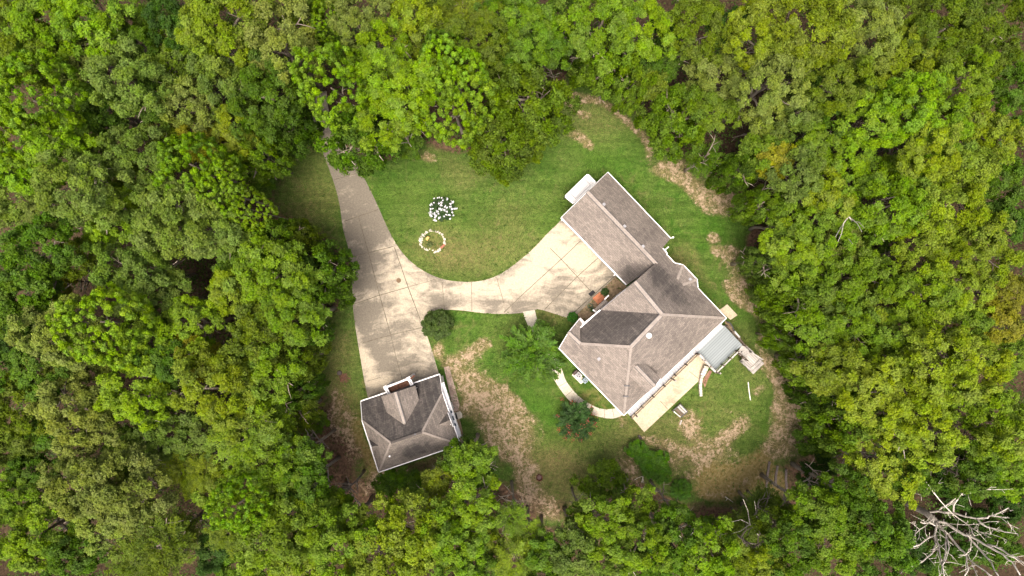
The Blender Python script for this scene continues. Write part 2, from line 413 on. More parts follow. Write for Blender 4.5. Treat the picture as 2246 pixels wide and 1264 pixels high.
def m_ground():
    t = NT('ground_cover'); o = t.geo()
    def att(nm):
        s = t.n('ShaderNodeSeparateColor'); t.l(t.n('ShaderNodeAttribute', attribute_name=nm).outputs['Color'], s.inputs[0]); return s.outputs
    cov, gr = att('cover'), att('grass')
    f1 = t.noise(o, 3.2, 6.0, 0.72, 0.3); f2 = t.noise(o, 1.05, 5.0, 0.65, 0.6); f3 = t.noise(o, 0.22, 4.0, 0.6); f4 = t.noise(o, 9.0, 3.0, 0.7)
    mow = t.noise(t.scale(o, 0.12, 1.3, 1, R(40)), 0.9, 4.0, 0.6, 0.4)
    f5 = t.noise(o, 0.55, 6.0, 0.7, 1.0)
    g = t.mix(t.ramp(f2, 0.35, 0.65), (0.034, 0.086, 0.010), (0.072, 0.122, 0.022))
    g = t.mix(t.ramp(f3, 0.44, 0.62, 0, 0.7), g, (0.076, 0.108, 0.026))
    g = t.mix(t.ramp(mow, 0.47, 0.58, 0, 0.7), g, (0.038, 0.074, 0.011))
    g = t.mix(t.ramp(f5, 0.54, 0.70, 0, 0.55), g, (0.125, 0.115, 0.048))
    dk = t.math('MULTIPLY', gr[0], t.ramp(f1, 0.30, 0.62, 0.35, 1.1))
    g = t.mix(dk, g, (0.150, 0.125, 0.054))
    g = t.mix(t.math('MULTIPLY', gr[1], t.ramp(f2, 0.3, 0.7, 0.5, 1.0)), g, (0.036, 0.100, 0.007))
    thin = t.math('ADD', cov[0], t.math('MULTIPLY', t.math('SUBTRACT', f5, 0.5), 0.9))
    g = t.mix(t.ramp(thin, 0.12, 0.65, 0, 0.75), g, t.mix(t.ramp(f1, 0.35, 0.65), (0.115, 0.095, 0.040), (0.215, 0.165, 0.095)))
    f6 = t.noise(o, 2.2, 7.0, 0.8, 0.4)
    g = t.mix(t.ramp(f6, 0.35, 0.65), t.mix(1.0, g, (0.74, 0.76, 0.74), 'MULTIPLY'), t.mix(1.0, g, (1.25, 1.22, 1.2), 'MULTIPLY'))
    g = t.mix(t.ramp(f4, 0.3, 0.7), t.mix(1.0, g, (0.60, 0.62, 0.58), 'MULTIPLY'), t.mix(1.0, g, (1.34, 1.28, 1.3), 'MULTIPLY'))
    mo = t.mix(t.ramp(f1, 0.35, 0.65), (0.135, 0.106, 0.030), (0.215, 0.172, 0.080))
    c = t.mix(t.ramp(t.math('ADD', cov[2], t.math('MULTIPLY', t.math('SUBTRACT', f2, 0.5), 1.2)), 0.20, 0.75), g, mo)
    li = t.mix(t.ramp(f1, 0.30, 0.68), (0.034, 0.021, 0.013), (0.150, 0.092, 0.060))
    li = t.mix(t.ramp(f2, 0.50, 0.72, 0, 0.7), li, (0.075, 0.060, 0.026))
    shaded_li = t.mix(t.ramp(f1, 0.30, 0.68), (0.018, 0.013, 0.008), (0.066, 0.046, 0.027))
    li = t.mix(t.ramp(gr[2], 0.0, 0.35, 0.85, 0.0), li, shaded_li)  # painted shade: litter darkened under the closed crowns of the wood
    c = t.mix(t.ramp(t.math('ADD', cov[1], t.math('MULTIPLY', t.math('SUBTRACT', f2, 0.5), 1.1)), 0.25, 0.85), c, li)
    di = t.mix(t.ramp(f1, 0.32, 0.66), (0.190, 0.138, 0.088), (0.340, 0.258, 0.178))
    di = t.mix(t.ramp(f4, 0.45, 0.72, 0, 0.5), di, (0.43, 0.335, 0.235))
    sp = t.math('ADD', t.math('MULTIPLY', t.math('SUBTRACT', f1, 0.5), 1.5), t.math('MULTIPLY', t.math('SUBTRACT', f5, 0.5), 1.9))
    sp = t.math('ADD', sp, t.math('MULTIPLY', t.math('SUBTRACT', f2, 0.5), 1.4))
    sp = t.math('ADD', sp, t.math('MULTIPLY', t.math('SUBTRACT', f4, 0.5), 0.8))
    c = t.mix(t.ramp(t.math('ADD', t.math('MULTIPLY', cov[0], 0.72), t.math('MULTIPLY', t.math('MULTIPLY', sp, 1.6), t.ramp(cov[0], 0.02, 0.35))), 0.32, 1.05, 0, 0.95), c, di)
    t.color(c); t.bump(t.math('ADD', f4, f1), 0.9, 0.06)
    return t.fin(0.95, 0.1)
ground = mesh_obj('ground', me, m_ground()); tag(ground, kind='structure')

# ------------------------------------------------------------------ paved surfaces
def paved(name, poly, mat, z0=-0.05, z1=0.012, step=0.5, age=None, kind='structure'):
    """A slab with a fine upper mesh that carries an `age` attribute."""
    pts = [Vector(P(*p)[:2]) for p in poly]; n = len(pts)
    px_ = np.array([p[0] for p in pts]); py_ = np.array([p[1] for p in pts])
    ax, ay = np.meshgrid(np.arange(px_.min() + step / 2, px_.max(), step), np.arange(py_.min() + step / 2, py_.max(), step))
    ax, ay = ax.ravel(), ay.ravel()
    pl = np.stack([px_, py_], -1); ok = inside(ax, ay, pl) & (polydist(ax, ay, pl) > step * 0.45)
    allp = pts + [Vector((x, y)) for x, y in zip(ax[ok], ay[ok])]
    v2, e2, f2, *_ = delaunay_2d_cdt(allp, [(i, (i + 1) % n) for i in range(n)], [], 1, 1e-5)
    vs = [(v[0], v[1], z1) for v in v2]; fs = [tuple(f) if (v2[f[1]] - v2[f[0]]).cross(v2[f[2]] - v2[f[0]]) > 0 else tuple(f)[::-1] for f in f2]
    b = len(vs)
    area = sum(pts[i].cross(pts[(i + 1) % n]) for i in range(n))
    loop = pts if area > 0 else pts[::-1]
    vs += [(p.x, p.y, z1) for p in loop] + [(p.x, p.y, z0) for p in loop]
    fs += [(b + i, b + n + i, b + n + (i + 1) % n, b + (i + 1) % n) for i in range(n)]
    me = bpy.data.meshes.new(name); me.from_pydata(vs, [], fs); me.update(); uvs(me)
    at = me.attributes.new('age', 'FLOAT', 'POINT')
    x = np.array([v[0] for v in vs]) * 20 + 1123; y = 632 - np.array([v[1] for v in vs]) * 20
    at.data.foreach_set('value', (age(x, y) if age else np.full(len(vs), 0.5)).astype(np.float32))
    o = mesh_obj(name, me, mat); tag(o, kind=kind)
    return o

def spline(pts, k=5):
    out = []; n = len(pts)
    for i in range(n - 1):
        p0, p1, p2, p3 = [np.array(pts[min(max(j, 0), n - 1)], float) for j in (i - 1, i, i + 1, i + 2)]
        for q in range(k):
            t = q / k
            out.append(tuple(0.5 * (2 * p1 + (p2 - p0) * t + (2 * p0 - 5 * p1 + 4 * p2 - p3) * t * t + (3 * p1 - p0 - 3 * p2 + p3) * t ** 3)))
    return out + [tuple(pts[-1])]
DL = spline([(682,200),(686,250),(693,300),(712,345),(732,400),(745,450),(752,500),(764,545),(772,590),(773,650),(777,700),(788,770),(800,840),(810,885)])
DR1 = [(962,830),(962,818),(948,770),(930,716)]
DR2 = spline([(930,716),(931,696),(948,683),(975,680),(1010,681),(1060,687),(1105,689),(1150,686),(1180,679),(1212,687),(1245,697),(1262,693)])
DR3 = [(1350,608),(1382,622),(1240,470),(1231,481)]
DR4 = spline([(1231,481),(1222,492),(1200,513),(1170,545),(1130,579),(1090,605),(1050,617),(1010,618),(970,612),(930,595),(897,570),(872,540),(850,500),(826,446),(806,405),(786,366),(762,325),(740,285),(722,245),(716,200)])
DRIVE = DL + DR1 + DR2[:] + DR3 + DR4
def drive_age(x, y):
    a = np.full(x.shape, 0.42)
    for q in [(780,440,60,90,0,0.75),(800,520,50,60,0,0.5),(800,640,40,70,0,0.6),(830,720,50,50,0,0.35),(960,660,40,14,0,0.5),(1030,660,60,16,5,0.55),(1120,670,60,14,-10,0.35),(880,750,40,50,0,0.4),(840,800,20,50,-30,0.55),(1210,620,50,25,-40,0.35),
              (1240,660,60,30,0,0.4),(1330,610,40,40,0,0.35),(730,370,30,50,0,0.6),(930,590,40,10,35,0.35),(815,760,14,40,-35,0.5)]:
        a = a + blob(x, y, *q)
    for q in [(1050,635,120,13,0,-0.55),(860,590,40,30,20,-0.25),(880,690,40,40,0,-0.25),(820,790,20,60,-35,-0.45),(1220,570,60,50,-45,-0.45),(1300,590,50,30,40,-0.35),(870,840,40,25,0,-0.4),(1150,620,70,20,-30,-0.35),(1250,520,30,30,0,-0.2),(900,800,60,30,0,-0.15)]:
        a = a + blob(x, y, *q)
    return np.clip(a, 0, 1.2)
paved('driveway', DRIVE, M['drive'], age=drive_age)
jl = MB()
def joint(*pts, w=0.07):
    q = [P(*p, 0.0165) for p in pts]
    for a, b in zip(q, q[1:]):
        d = (b - a); n = Vector((-d.y, d.x, 0)).normalized() * (w / 2)
        jl.add([a - n, b - n, b + n, a + n], [(0, 1, 2, 3)])
joint((786,475),(808,554),(832.6,648),(857,735)); joint((857,735),(871,793),(882,832),w=0.05)
joint((865,543),(895,629.7),(922,702),w=0.08); joint((732,394.5),(790,379)); joint((755,485.5),(829,460)); joint((774,563),(862.5,541)); joint((777,667),(832,648),(895,630)); joint((895,630),(962,611),w=0.04)
joint((796,752),(857,735),(924,719)); joint((969,614),(975,680),w=0.05); joint((1034,619),(1035,683),w=0.05); joint((1089,608),(1106,668),w=0.05); joint((806,836),(835,828),w=0.04)
joint((1105,686),(1140,652),(1200,597)); joint((1200,597),(1231,569),(1273,529)); joint((1195,679),(1214,659),(1266,607),(1311,566.5)); joint((1207,545),(1231,569),(1266,607),(1297,640)); joint((1170,546),(1207,545),w=0.001); joint((1246,697),(1273,673),(1349.5,604.5),w=0.09)
joint((708,330),(750,300),w=0.05); joint((1266,600),(1240,578),w=0.03)
tag(jl.build('driveway_joints', M['joint']), kind='structure')

BED = [(1262,694),(1349,608),(1374,628),(1318,690),(1290,714)]
tag(MB().prism([P(*p) for p in BED], -0.05, 0.02).build('planting_bed', M['mulch']), kind='structure')
WALK = spline([(1147,684),(1152,700),(1165,730),(1185,775),(1205,815),(1226,850),(1250,880),(1280,900),(1312,914),(1345,918),(1372,908)]) + \
       spline([(1362,893),(1343,897),(1320,897),(1295,887),(1268,868),(1243,838),(1232,810),(1215,775),(1196,735),(1181,710),(1173,680)])
paved('walkway', WALK, M['walk'], z1=0.02, step=0.4)
wj = MB()
for a, b in [((1226.5,848),(1243,838)),((1242,868),(1256,857)),((1261,889),(1272,872)),((1283,903),(1291,885)),((1326,917),(1325,897)),((1347,916),(1343,897)),((1169,741),(1189,722)),((1208,815),(1227,803))]:
    p, q = P(*a, 0.0245), P(*b, 0.0245); d = q - p; n = Vector((-d.y, d.x, 0)).normalized() * 0.02
    wj.add([p - n, q - n, q + n, p + n], [(0, 1, 2, 3)])
tag(wj.build('walkway_joints', M['joint']), kind='structure')
paved('patio', [(1383,912),(1413,948),(1534,834),(1555,803),(1530,770),(1500,770)], M['patio'], z1=0.05, age=lambda x, y: 0.3 + blob(x, y, 1478, 862, 14, 34, 30, 0.7) + blob(x, y, 1560, 800, 30, 20, 0, 0.3))
pj = MB()
for a, b in [((1448,880),(1465,898)),((1512,815),(1535,833))]:
    p, q = P(*a, 0.0545), P(*b, 0.0545); d = q - p; n = Vector((-d.y, d.x, 0)).normalized() * 0.025
    pj.add([p - n, q - n, q + n, p + n], [(0, 1, 2, 3)])
tag(pj.build('patio_joints', M['joint']), kind='structure')
paved('landing_slab', [(1594.7,667.8),(1617,691.4),(1602,701.7),(1578,680)], M['patio'], z1=0.08, age=lambda x, y: np.full(x.shape, 0.35))
tag(MB().prism([P(*p) for p in [(973.6,806),(985,803),(1008,888),(1004,901),(995,903)]], -0.05, 0.03).build('brick_path', M['paver']), kind='structure')
tag(MB().prism([P(*p) for p in [(1004,901),(1012,935),(1020,970),(1011,972),(995,903)]], -0.05, 0.026).build('gravel_strip', M['mulch']), kind='structure')
# ------------------------------------------------------------------ buildings
def plane(a, b, c):
    n = (b - a).cross(c - a).normalized(); return a, n
def on(pl, px, py, lift=0.0):
    """The point of a roof plane that the photo shows at (px, py)."""
    q, n = pl; o = Vector((0, 0, CH)); d = P(px, py, 0) - o
    return o + d * ((q - o).dot(n) / d.dot(n)) + Vector((0, 0, lift))
def roof_mesh(name, polys, mat, parent, t=0.16):
    """polys: list of (points, algae)."""
    mb = MB(); tones = []
    for pts, a in polys:
        nf = len(mb.f); mb.slab(pts, t); tones += [a] * (len(mb.f) - nf)
    o = mb.build(name, mat, parent)
    at = o.data.attributes.new('algae_shade', 'FLOAT', 'FACE'); at.data.foreach_set('value', tones)
    return o
def cap(parent, a, b, mat, w=0.3, name='ridge_cap', lift=0.05, vent=False):
    a, b = Vector(a), Vector(b)
    if vent:
        MB().bar(a + Vector((0, 0, lift - 0.02)), b + Vector((0, 0, lift - 0.02)), w + 0.10, 0.08).build('ridge_vent', M['dark_metal'], parent)
    MB().bar(a + Vector((0, 0, lift)), b + Vector((0, 0, lift)), w, 0.09).build(name, mat, parent)
def gutter(parent, *pts, w=0.13, h=0.16, name='gutter', dz=0.02, mat=None):
    mb = MB()
    for a, b in zip(pts, pts[1:]):
        a, b = Vector(a), Vector(b); e = (b - a).normalized() * 0.0
        mb.bar(a + Vector((0, 0, dz)) - e, b + Vector((0, 0, dz)) + e, w, h)
    return mb.build(name, mat or M['white'], parent)
def wall_ring(parent, pts, z0, z1, mat, t=0.2, name='wall'):
    """Walls along a closed outline; z1 may be one height or one per point."""
    mb = MB(); n = len(pts)
    z1 = z1 if hasattr(z1, '__len__') else [z1] * n
    for i in range(n):
        a, b = Vector(pts[i]), Vector(pts[(i + 1) % n]); za, zb = z1[i], z1[(i + 1) % n]
        vs = [(a.x, a.y, z0), (b.x, b.y, z0), (b.x, b.y, zb), (a.x, a.y, za)]
        mb.add(vs, [(0, 1, 2, 3)])
    return mb.build(name, mat, parent)
def opening(parent, a, b, t0, t1, z0, z1, out, name='window', door=False):
    """A framed window or door on the wall from a to b (fractions t0..t1), facing `out`."""
    a, b = Vector((a.x, a.y, 0)), Vector((b.x, b.y, 0)); out = Vector((out.x, out.y, 0)).normalized()
    p, q = a.lerp(b, t0), a.lerp(b, t1); d = (q - p).normalized(); w = 0.09; mb = MB()
    def bx(p0, p1, za, zb, th, off=0.0):
        o1, o2 = out * off, out * (off + th)
        vs = [p0 + o1, p1 + o1, p1 + o2, p0 + o2]
        m.add([(v.x, v.y, za) for v in vs] + [(v.x, v.y, zb) for v in vs], [(3, 2, 1, 0), (4, 5, 6, 7), (0, 1, 5, 4), (1, 2, 6, 5), (2, 3, 7, 6), (3, 0, 4, 7)])
    if door:
        m = MB(); bx(p, q, z0, z1, 0.05, 0.005)
        k = 4 if (q - p).length > 1.6 else 3
        for i in range(k):
            za = z0 + (z1 - z0) * (i + 0.12) / k; zb = z0 + (z1 - z0) * (i + 0.88) / k
            bx(p + d * 0.15, q - d * 0.15, za, zb, 0.02, 0.055)
        o = m.build(name, M['white'], parent)
        m = MB(); m.box(q - d * 0.15 + out * 0.09 + Vector((0, 0, z0 + 1.0)), 0.05, 0.05, 0.12); m.build('handle', M['dark_metal'], o)
        m = MB(); bx(p - d * w, p, z0, z1, 0.07, 0.004); bx(q, q + d * w, z0, z1, 0.07, 0.004); bx(p - d * w, q + d * w, z1, z1 + w, 0.07, 0.004); m.build('frame', M['white'], o)
        return o
    m = MB(); bx(p - d * w, p, z0 - w, z1 + w, 0.07, 0.004); bx(q, q + d * w, z0 - w, z1 + w, 0.07, 0.004); bx(p, q, z1, z1 + w, 0.07, 0.004); bx(p, q, z0 - w, z0, 0.10, 0.004)
    mid = p.lerp(q, 0.5); bx(mid - d * 0.02, mid + d * 0.02, z0, z1, 0.045, 0.006)
    o = m.build(name, M['white'], parent)
    m = MB(); bx(p, q, z0, z1, 0.02, 0.008); m.build('pane', M['glass'], o)
    return o

# ---- the main house with its garage wing
EZ, RZ = 4.4, 8.2
house = empty('house', P(1420, 740), 'large grey-brown roofed house with long garage wing and hip roof beside the curved driveway', 'house')
R1, J, R3 = P(1392, 618, RZ), P(1452, 690, RZ), P(1384, 761, RZ)
E, S, W = P(1593, 698, EZ), P(1368, 911, EZ), P(1226, 764, EZ)
A, Wh, Gb, Gc = P(1246.5, 729.5, 5.6), P(1273, 754, 5.6), P(1271.5, 699, EZ), P(1283, 711, EZ)
V, Vd, N1 = P(1316, 681, EZ), P(1273, 719, EZ - 0.05), P(1461, 558, EZ)
pSE, pNE, pSW = plane(R3, S, E), plane(J, E, N1), plane(A, W, S)
ROOF = m_shingle('house_shingles', (0.208, 0.182, 0.163), (0.070, 0.063, 0.060),
                 [(tuple(on(pNE, 1455, 620)), 3.2, 0.5), (tuple(on(pNE, 1490, 655)), 2.6, 0.5), (tuple(on(pNE, 1440, 600)), 2.0, 0.35), (tuple(on(pNE, 1530, 670)), 2.5, 0.2), (tuple(P(1380, 600, 4.2)), 2.2, 0.6),  # last entry: shade of the main gable painted on the garage slope
                  (tuple(on(pSE, 1490, 735)), 3.5, 0.2), (tuple(on(pSE, 1440, 740)), 1.6, 0.2), (tuple(P(1345, 715, 6)), 3.2, 0.22), (tuple(P(1435, 500, 4)), 3.0, 0.18), (tuple(P(1420, 830, 5)), 2.2, 0.12)])
nw = [(V, J, R3, Wh, Vd)]
D0, D1 = on(pSE, 1391, 800), on(pSE, 1391, 800); D1 = P(1437, 848, D0.z); 
dzr = on(pSE, 1416, 797).z; Dr0, Dr1 = P(1416, 797, dzr), P(1449, 831, dzr); dzl = on(pSE, 1381, 826).z; Dl0, Dl1 = P(1381, 826, dzl), P(1421, 863, dzl)
roof_mesh('roof', [((R1, J, V), 0.0), ((V, J, R3, Wh, Vd), 0.86), ((A, Wh, Vd, Gc, Gb), 0.12), ((A, W, S, R3, Wh), 0.02), ((R3, S, E, J), 0.14), ((J, E, N1, R1), 0.22)], ROOF, house)  # slopes turned from the sun carry painted shade besides their stains
gw = [P(1288, 421, 5.6), P(1440, 580, 5.6), P(1375, 625, 3.0), P(1231, 477, 3.0)]
F, G = gw[0], gw[1]; NEa, NEb = P(1333, 378, 3.0), P(1471, 523, 3.0); pG = plane(F, NEa, NEb); Cc, Dd = on(pG, 1454, 543), on(pG, 1464, 557)
roof_mesh('garage_roof', [(tuple(gw), 0.06), ((F, NEa, NEb, Cc, Dd, G), 0.16)], ROOF, house)
b0, b1 = on(pNE, 1486, 612, 0.06), on(pNE, 1498, 625, 0.06); bo = [P(1480, 577, EZ + 0.02), P(1498, 581, EZ + 0.02), P(1529, 613, EZ + 0.02), P(1531, 631, EZ + 0.02)]
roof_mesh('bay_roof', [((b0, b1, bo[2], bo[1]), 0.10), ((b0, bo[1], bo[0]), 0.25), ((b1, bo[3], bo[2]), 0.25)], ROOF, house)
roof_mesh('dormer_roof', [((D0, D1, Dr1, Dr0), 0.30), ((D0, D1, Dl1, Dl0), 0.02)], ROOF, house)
CAPM = plain('ridge_shingle', (0.225, 0.197, 0.174), 0.2, 6.0, 0.9)
cap(house, F, G, CAPM, 0.34, vent=True); cap(house, R1, J, CAPM, 0.34, vent=True); cap(house, J.lerp(R3, 0.03), R3, CAPM, 0.34, vent=True); cap(house, A, Wh, CAPM, 0.3, vent=True); cap(house, D0.lerp(D1, 0.08), D1, CAPM, 0.3, vent=True)
for a, b in ((J, E), (R3, S), (R3, Wh), (b0, bo[1]), (b1, bo[2])): cap(house, a, a.lerp(b, 0.985), CAPM, 0.26, 'hip_cap', 0.035)
VAL = plain('valley_shingle', (0.06, 0.052, 0.048), 0.2, 6.0, 0.9)
for a, b in ((V, J), (Vd, Wh)): cap(house, a.lerp(b, 0.03), a.lerp(b, 0.96), VAL, 0.16, 'valley', 0.03)
gutter(house, S, E, w=0.13); gutter(house, W, S, w=0.15); gutter(house, E, P(1531, 633, EZ)); gutter(house, bo[3], bo[2], bo[1], bo[0], P(1462, 558, EZ), w=0.09); gutter(house, Gb, Gc, w=0.2); gutter(house, V + Vector((0.05, 0, 0.03)), Vd + Vector((-0.1, 0, 0.03)), w=0.2)
gutter(house, gw[3], P(1374.5, 624.5, 3.0), w=0.22); gutter(house, NEa, NEb, w=0.12); gutter(house, on(pG, 1453.5, 545), on(pG, 1463.5, 557), w=0.16)
gutter(house, W, A, name='rake_board', w=0.06); gutter(house, A, Gb, name='rake_board', w=0.06); gutter(house, F, gw[3], name='rake_board', w=0.05); gutter(house, F, NEa, name='rake_board', w=0.05); gutter(house, Dl1, D1, name='rake_board', w=0.1); gutter(house, D1, Dr1, name='rake_board', w=0.1)
gutter(house, R1.lerp(V, 0.25), V, name='rake_board', w=0.05, mat=M['grey_metal'])
# walls under the eaves
uu = (E - N1); uu.z = 0; uu.normalize(); vv = Vector((-uu.y, uu.x, 0))       # uu runs down-right, vv up-right
ov = 0.45
def ins(p, a, b): return Vector((p.x, p.y, 0)) + uu * a + vv * b
Wl = [ins(N1, ov, -ov), ins(E, -ov, -ov), ins(S, -ov, ov), ins(W, ov, ov), ins(Gb, ov, -ov * 0.5), ins(Vd, ov, 0.2), ins(V, ov, 0.1)]
wall_ring(house, Wl, 0, EZ - 0.12, M['siding'])
gp = [ins(V, 0.42, 0.0), ins(N1, 0.42, -0.05), ins(R1, 0.42, 0)]
g_ = MB(); g_.add([(gp[0].x, gp[0].y, 0), (gp[1].x, gp[1].y, 0), (gp[1].x, gp[1].y, EZ - 0.1), (gp[2].x, gp[2].y, RZ - 0.15), (gp[0].x, gp[0].y, EZ - 0.1)], [(0, 1, 2, 3, 4)])
g_.build('gable_wall', M['siding'], house); g_ = MB()
wn = ins(W, 0.42, 0), ins(Gb, 0.42, 0), ins(A, 0.42, 0)
g_.add([(wn[0].x, wn[0].y, 0), (wn[1].x, wn[1].y, 0), (wn[1].x, wn[1].y, EZ - .1), (wn[2].x, wn[2].y, 5.45), (wn[0].x, wn[0].y, EZ - .1)], [(0, 1, 2, 3, 4)])
g_.build('gable_wall', M['siding'], house); g_ = MB()
dn = Dl1 - uu * 0.3, Dr1 - uu * 0.3, D1 - uu * 0.3
g_.add([(dn[0].x, dn[0].y, EZ - .2), (dn[1].x, dn[1].y, EZ - .2), (dn[1].x, dn[1].y, dzr - .1), (dn[2].x, dn[2].y, D0.z - .15), (dn[0].x, dn[0].y, dzl - .1)], [(0, 1, 2, 3, 4)])
for p0, p1 in ((Dl0, Dl1), (Dr0, Dr1)):
    q0, q1 = p0 + (D0 - p0) * 0.12, p1 - uu * 0.3 + (D1 - p1) * 0.12
    g_.add([(q0.x, q0.y, q0.z - 0.2), (q1.x, q1.y, EZ - 0.2), (q1.x, q1.y, p1.z - 0.1), (q0.x, q0.y, p0.z - 0.1)], [(0, 1, 2, 3)])
g_.build('dormer_wall', M['siding'], house)
Gl = [ins(gw[3], ov, ov), ins(NEa, ov, -ov), ins(NEb, -0.1, -ov), ins(gw[2], 0, ov)]
wall_ring(house, Gl, 0, 2.92, M['siding'], name='garage_wall')
fz = ins(F, ov, 0)
MB().add([(Gl[0].x, Gl[0].y, 2.85), (Gl[1].x, Gl[1].y, 2.85), (fz.x, fz.y, 5.45)], [(0, 1, 2)]).build('garage_gable', M['siding'], house)
bay = [ins(bo[0], 0.1, -0.3), ins(bo[1], 0, -0.3), ins(bo[2], -0.1, -0.3), ins(bo[3], -0.2, -0.1), ins(bo[3], -0.2, -1.2), ins(bo[0], 0.3, -1.2)]
wall_ring(house, bay, 0, EZ - 0.12, M['siding'], name='bay_wall')
for t0, t1 in ((0.05, 0.30), (0.37, 0.62), (0.69, 0.94)): opening(house, Gl[0], Gl[3], t0, t1, 0.05, 2.3, -vv, 'garage_door', True)
opening(house, gp[0], gp[1], 0.06, 0.15, 2.0, 3.3, -uu); opening(house, gp[0], gp[1], 0.27, 0.36, 0.15, 2.3, -uu, 'front_door', True); opening(house, gp[0], gp[1], 0.42, 0.50, 2.4, 4.3, -uu); opening(house, gp[0], gp[1], 0.54, 0.64, 2.4, 4.5, -uu)
opening(house, Wl[5], Wl[6], 0.25, 0.75, 1.2, 2.9, -uu); opening(house, wn[0], wn[1], 0.35, 0.65, 1.2, 2.9, -uu)
for t0 in (0.12, 0.3, 0.48, 0.66, 0.84): opening(house, Wl[2], Wl[1], t0, t0 + 0.08, 0.9, 2.1, uu)
for t0 in (0.15, 0.45, 0.75): opening(house, Wl[2], Wl[3], t0, t0 + 0.10, 1.2, 2.9, -vv)
opening(house, Wl[0], Wl[1], 0.7, 0.8, 1.3, 2.9, vv); opening(house, Wl[0], Wl[1], 0.86, 0.95, 0.12, 2.3, vv, 'side_door', True); opening(house, bay[1], bay[2], 0.2, 0.8, 1.2, 3.0, vv); opening(house, dn[0], dn[1], 0.35, 0.65, EZ + 0.3, EZ + 1.0, uu)
# front entry: small white portico pieces that show past the rake
pc = MB(); pc.bar(P(1301, 679.5, 3.3), P(1308, 686, 3.3), 0.16, 0.2); pc.box(P(1301, 679.5, 0), 0.2, 0.2, 3.3)
pc.build('portico_beam', M['white'], house)
pr = MB(); pr.slab([P(1302, 680, 3.45), P(1327, 656.5, 3.45), P(1334, 663, 3.9), P(1314, 684, 3.9)], 0.1); pr.build('portico_roof', ROOF, house)
pw = MB(); pw.bar(P(1326, 657, 3.55), P(1335.5, 648, 3.55), 0.12, 0.15); pw.build('portico_trim', M['white'], house)
# things fixed to the roof
def vent_hood(p, d=-uu):
    m = MB(); m.box(p, 0.26, 0.26, 0.22, math.atan2(uu.y, uu.x)); m.build('roof_vent', M['dark_metal'], house, bevel=0.05)
    MB().box(p + Vector((0, 0, 0.22)), 0.30, 0.30, 0.04, math.atan2(uu.y, uu.x)).build('vent_cap', M['grey_metal'], house)
for q in ((1324, 449), (1369, 497), (1409.5, 541)): vent_hood(on(pG, *q))
for q in ((1313, 787),): vent_hood(on(pSW, *q))
vent_hood(on(pNE, 1512, 613, 0.1))
for a, b in ((0.555, 0), (0.71, 0)):
    p = R3.lerp(S, a); MB().bar(p + Vector((-0.28, 0, 0.12)), p + Vector((0.28, 0, 0.12)), 0.12, 0.16).build('hip_bracket', M['dark_metal'], house)
sk = on(pSE, 1423, 736); m = MB(); m.lathe(sk, [(0.30, -0.1), (0.30, 0.12), (0.26, 0.22), (0.16, 0.30), (0.03, 0.33)], 18); m.build('skylight_tube', plain('white_dome', (0.7, 0.69, 0.66), 0.05), house, True)
sp = P(1476, 521, 2.9); m = MB(); m.bar(NEb + Vector((0, 0, 0.05)), sp, 0.06, 0.06); m.lathe(sp, [(0.1, -0.08), (0.1, 0.06), (0.02, 0.08)], 10); m.build('vent_pole', M['white'], house)  # small white vent pole at the eave corner, not a lamp
for a_, b_ in (((1232, 484), (1237, 480)), ((1346, 605), (1352, 600))): MB().bar(P(*a_, 2.8), P(*b_, 2.8), 0.1, 0.1).build('garage_lamp', M['white'], house)
m = MB(); m.bar(Vector((*P(1453.5, 545)[:2], 2.9)), Vector((*P(1459, 548, 2.9)[:2], 2.9)), 0.12, 0.12); m.tube([P(1459, 548, 2.9), P(1461, 553, 2.7)], 0.07); m.build('downspout', M['white'], house)

# ---- raised wooden deck behind the house
deck = empty('deck', P(1580, 770), 'raised blue-grey boarded deck with white balcony strip and railings behind the house', 'deck')
DZ = 2.6
dk = [(1588, 714), (1528, 774), (1565, 815), (1613, 769), (1629, 758)]
md = m_planks('blue_grey_deck_boards', (0.165, 0.192, 0.202), (0.210, 0.238, 0.247), (0.11, 0.125, 0.13), 0.24, False, 0.6, math.pi / 4 + R(0.7))
mw = m_planks('white_balcony_boards', (0.36, 0.36, 0.375), (0.44, 0.44, 0.455), (0.25, 0.25, 0.26), 0.3, True, 0.6, math.pi / 4 + R(0.7))
MB().slab([P(*p, DZ) for p in dk], 0.12).build('deck_floor', md, deck)
o1, o2 = P(1526, 776, DZ), P(1383, 914, DZ); q1, q2 = P(1590, 712.5, DZ), P(1372, 903, DZ)
bi = Vector((*ins(S, -ov + 0.02, ov)[:2], DZ + 0.004)); be = Vector((*ins(E, -ov + 0.02, -ov)[:2], DZ + 0.004))
MB().slab([be, bi, P(1383, 914, DZ + 0.004), P(1527, 775, DZ + 0.004), P(1587, 716.5, DZ + 0.004)], 0.1).build('balcony_floor', mw, deck)
def rail(a, b, n, mat, zb, hgt=0.95, name='railing', pick=7, th=0.08):
    a, b = Vector((a.x, a.y, zb)), Vector((b.x, b.y, zb)); up = Vector((0, 0, hgt)); m = MB()
    m.bar(a + up, b + up, th, 0.06); m.bar(a + Vector((0, 0, 0.15)), b + Vector((0, 0, 0.15)), 0.05, 0.05)
    L = (b - a).length; k = max(2, int(L / 0.16))
    for i in range(1, k): 
        p = a.lerp(b, i / k); m.box(p + Vector((0, 0, 0.1)), 0.03, 0.03, hgt - 0.15)
    o = m.build(name, mat, deck)
    for i in range(n + 1):
        MB().box(a.lerp(b, i / n), 0.13, 0.13, hgt + 0.12, math.pi / 4).build('post', M['dark_wood'], o)
    return o
rail(P(1526, 776, DZ), P(1383, 914, DZ), 6, M['dark_wood'], DZ); rail(P(1528, 775.5, DZ), P(1565, 815, DZ), 3, M['grey_wood'], DZ, th=0.2); rail(P(1566, 815, DZ), P(1613, 770, DZ), 3, M['grey_wood'], DZ, th=0.14)
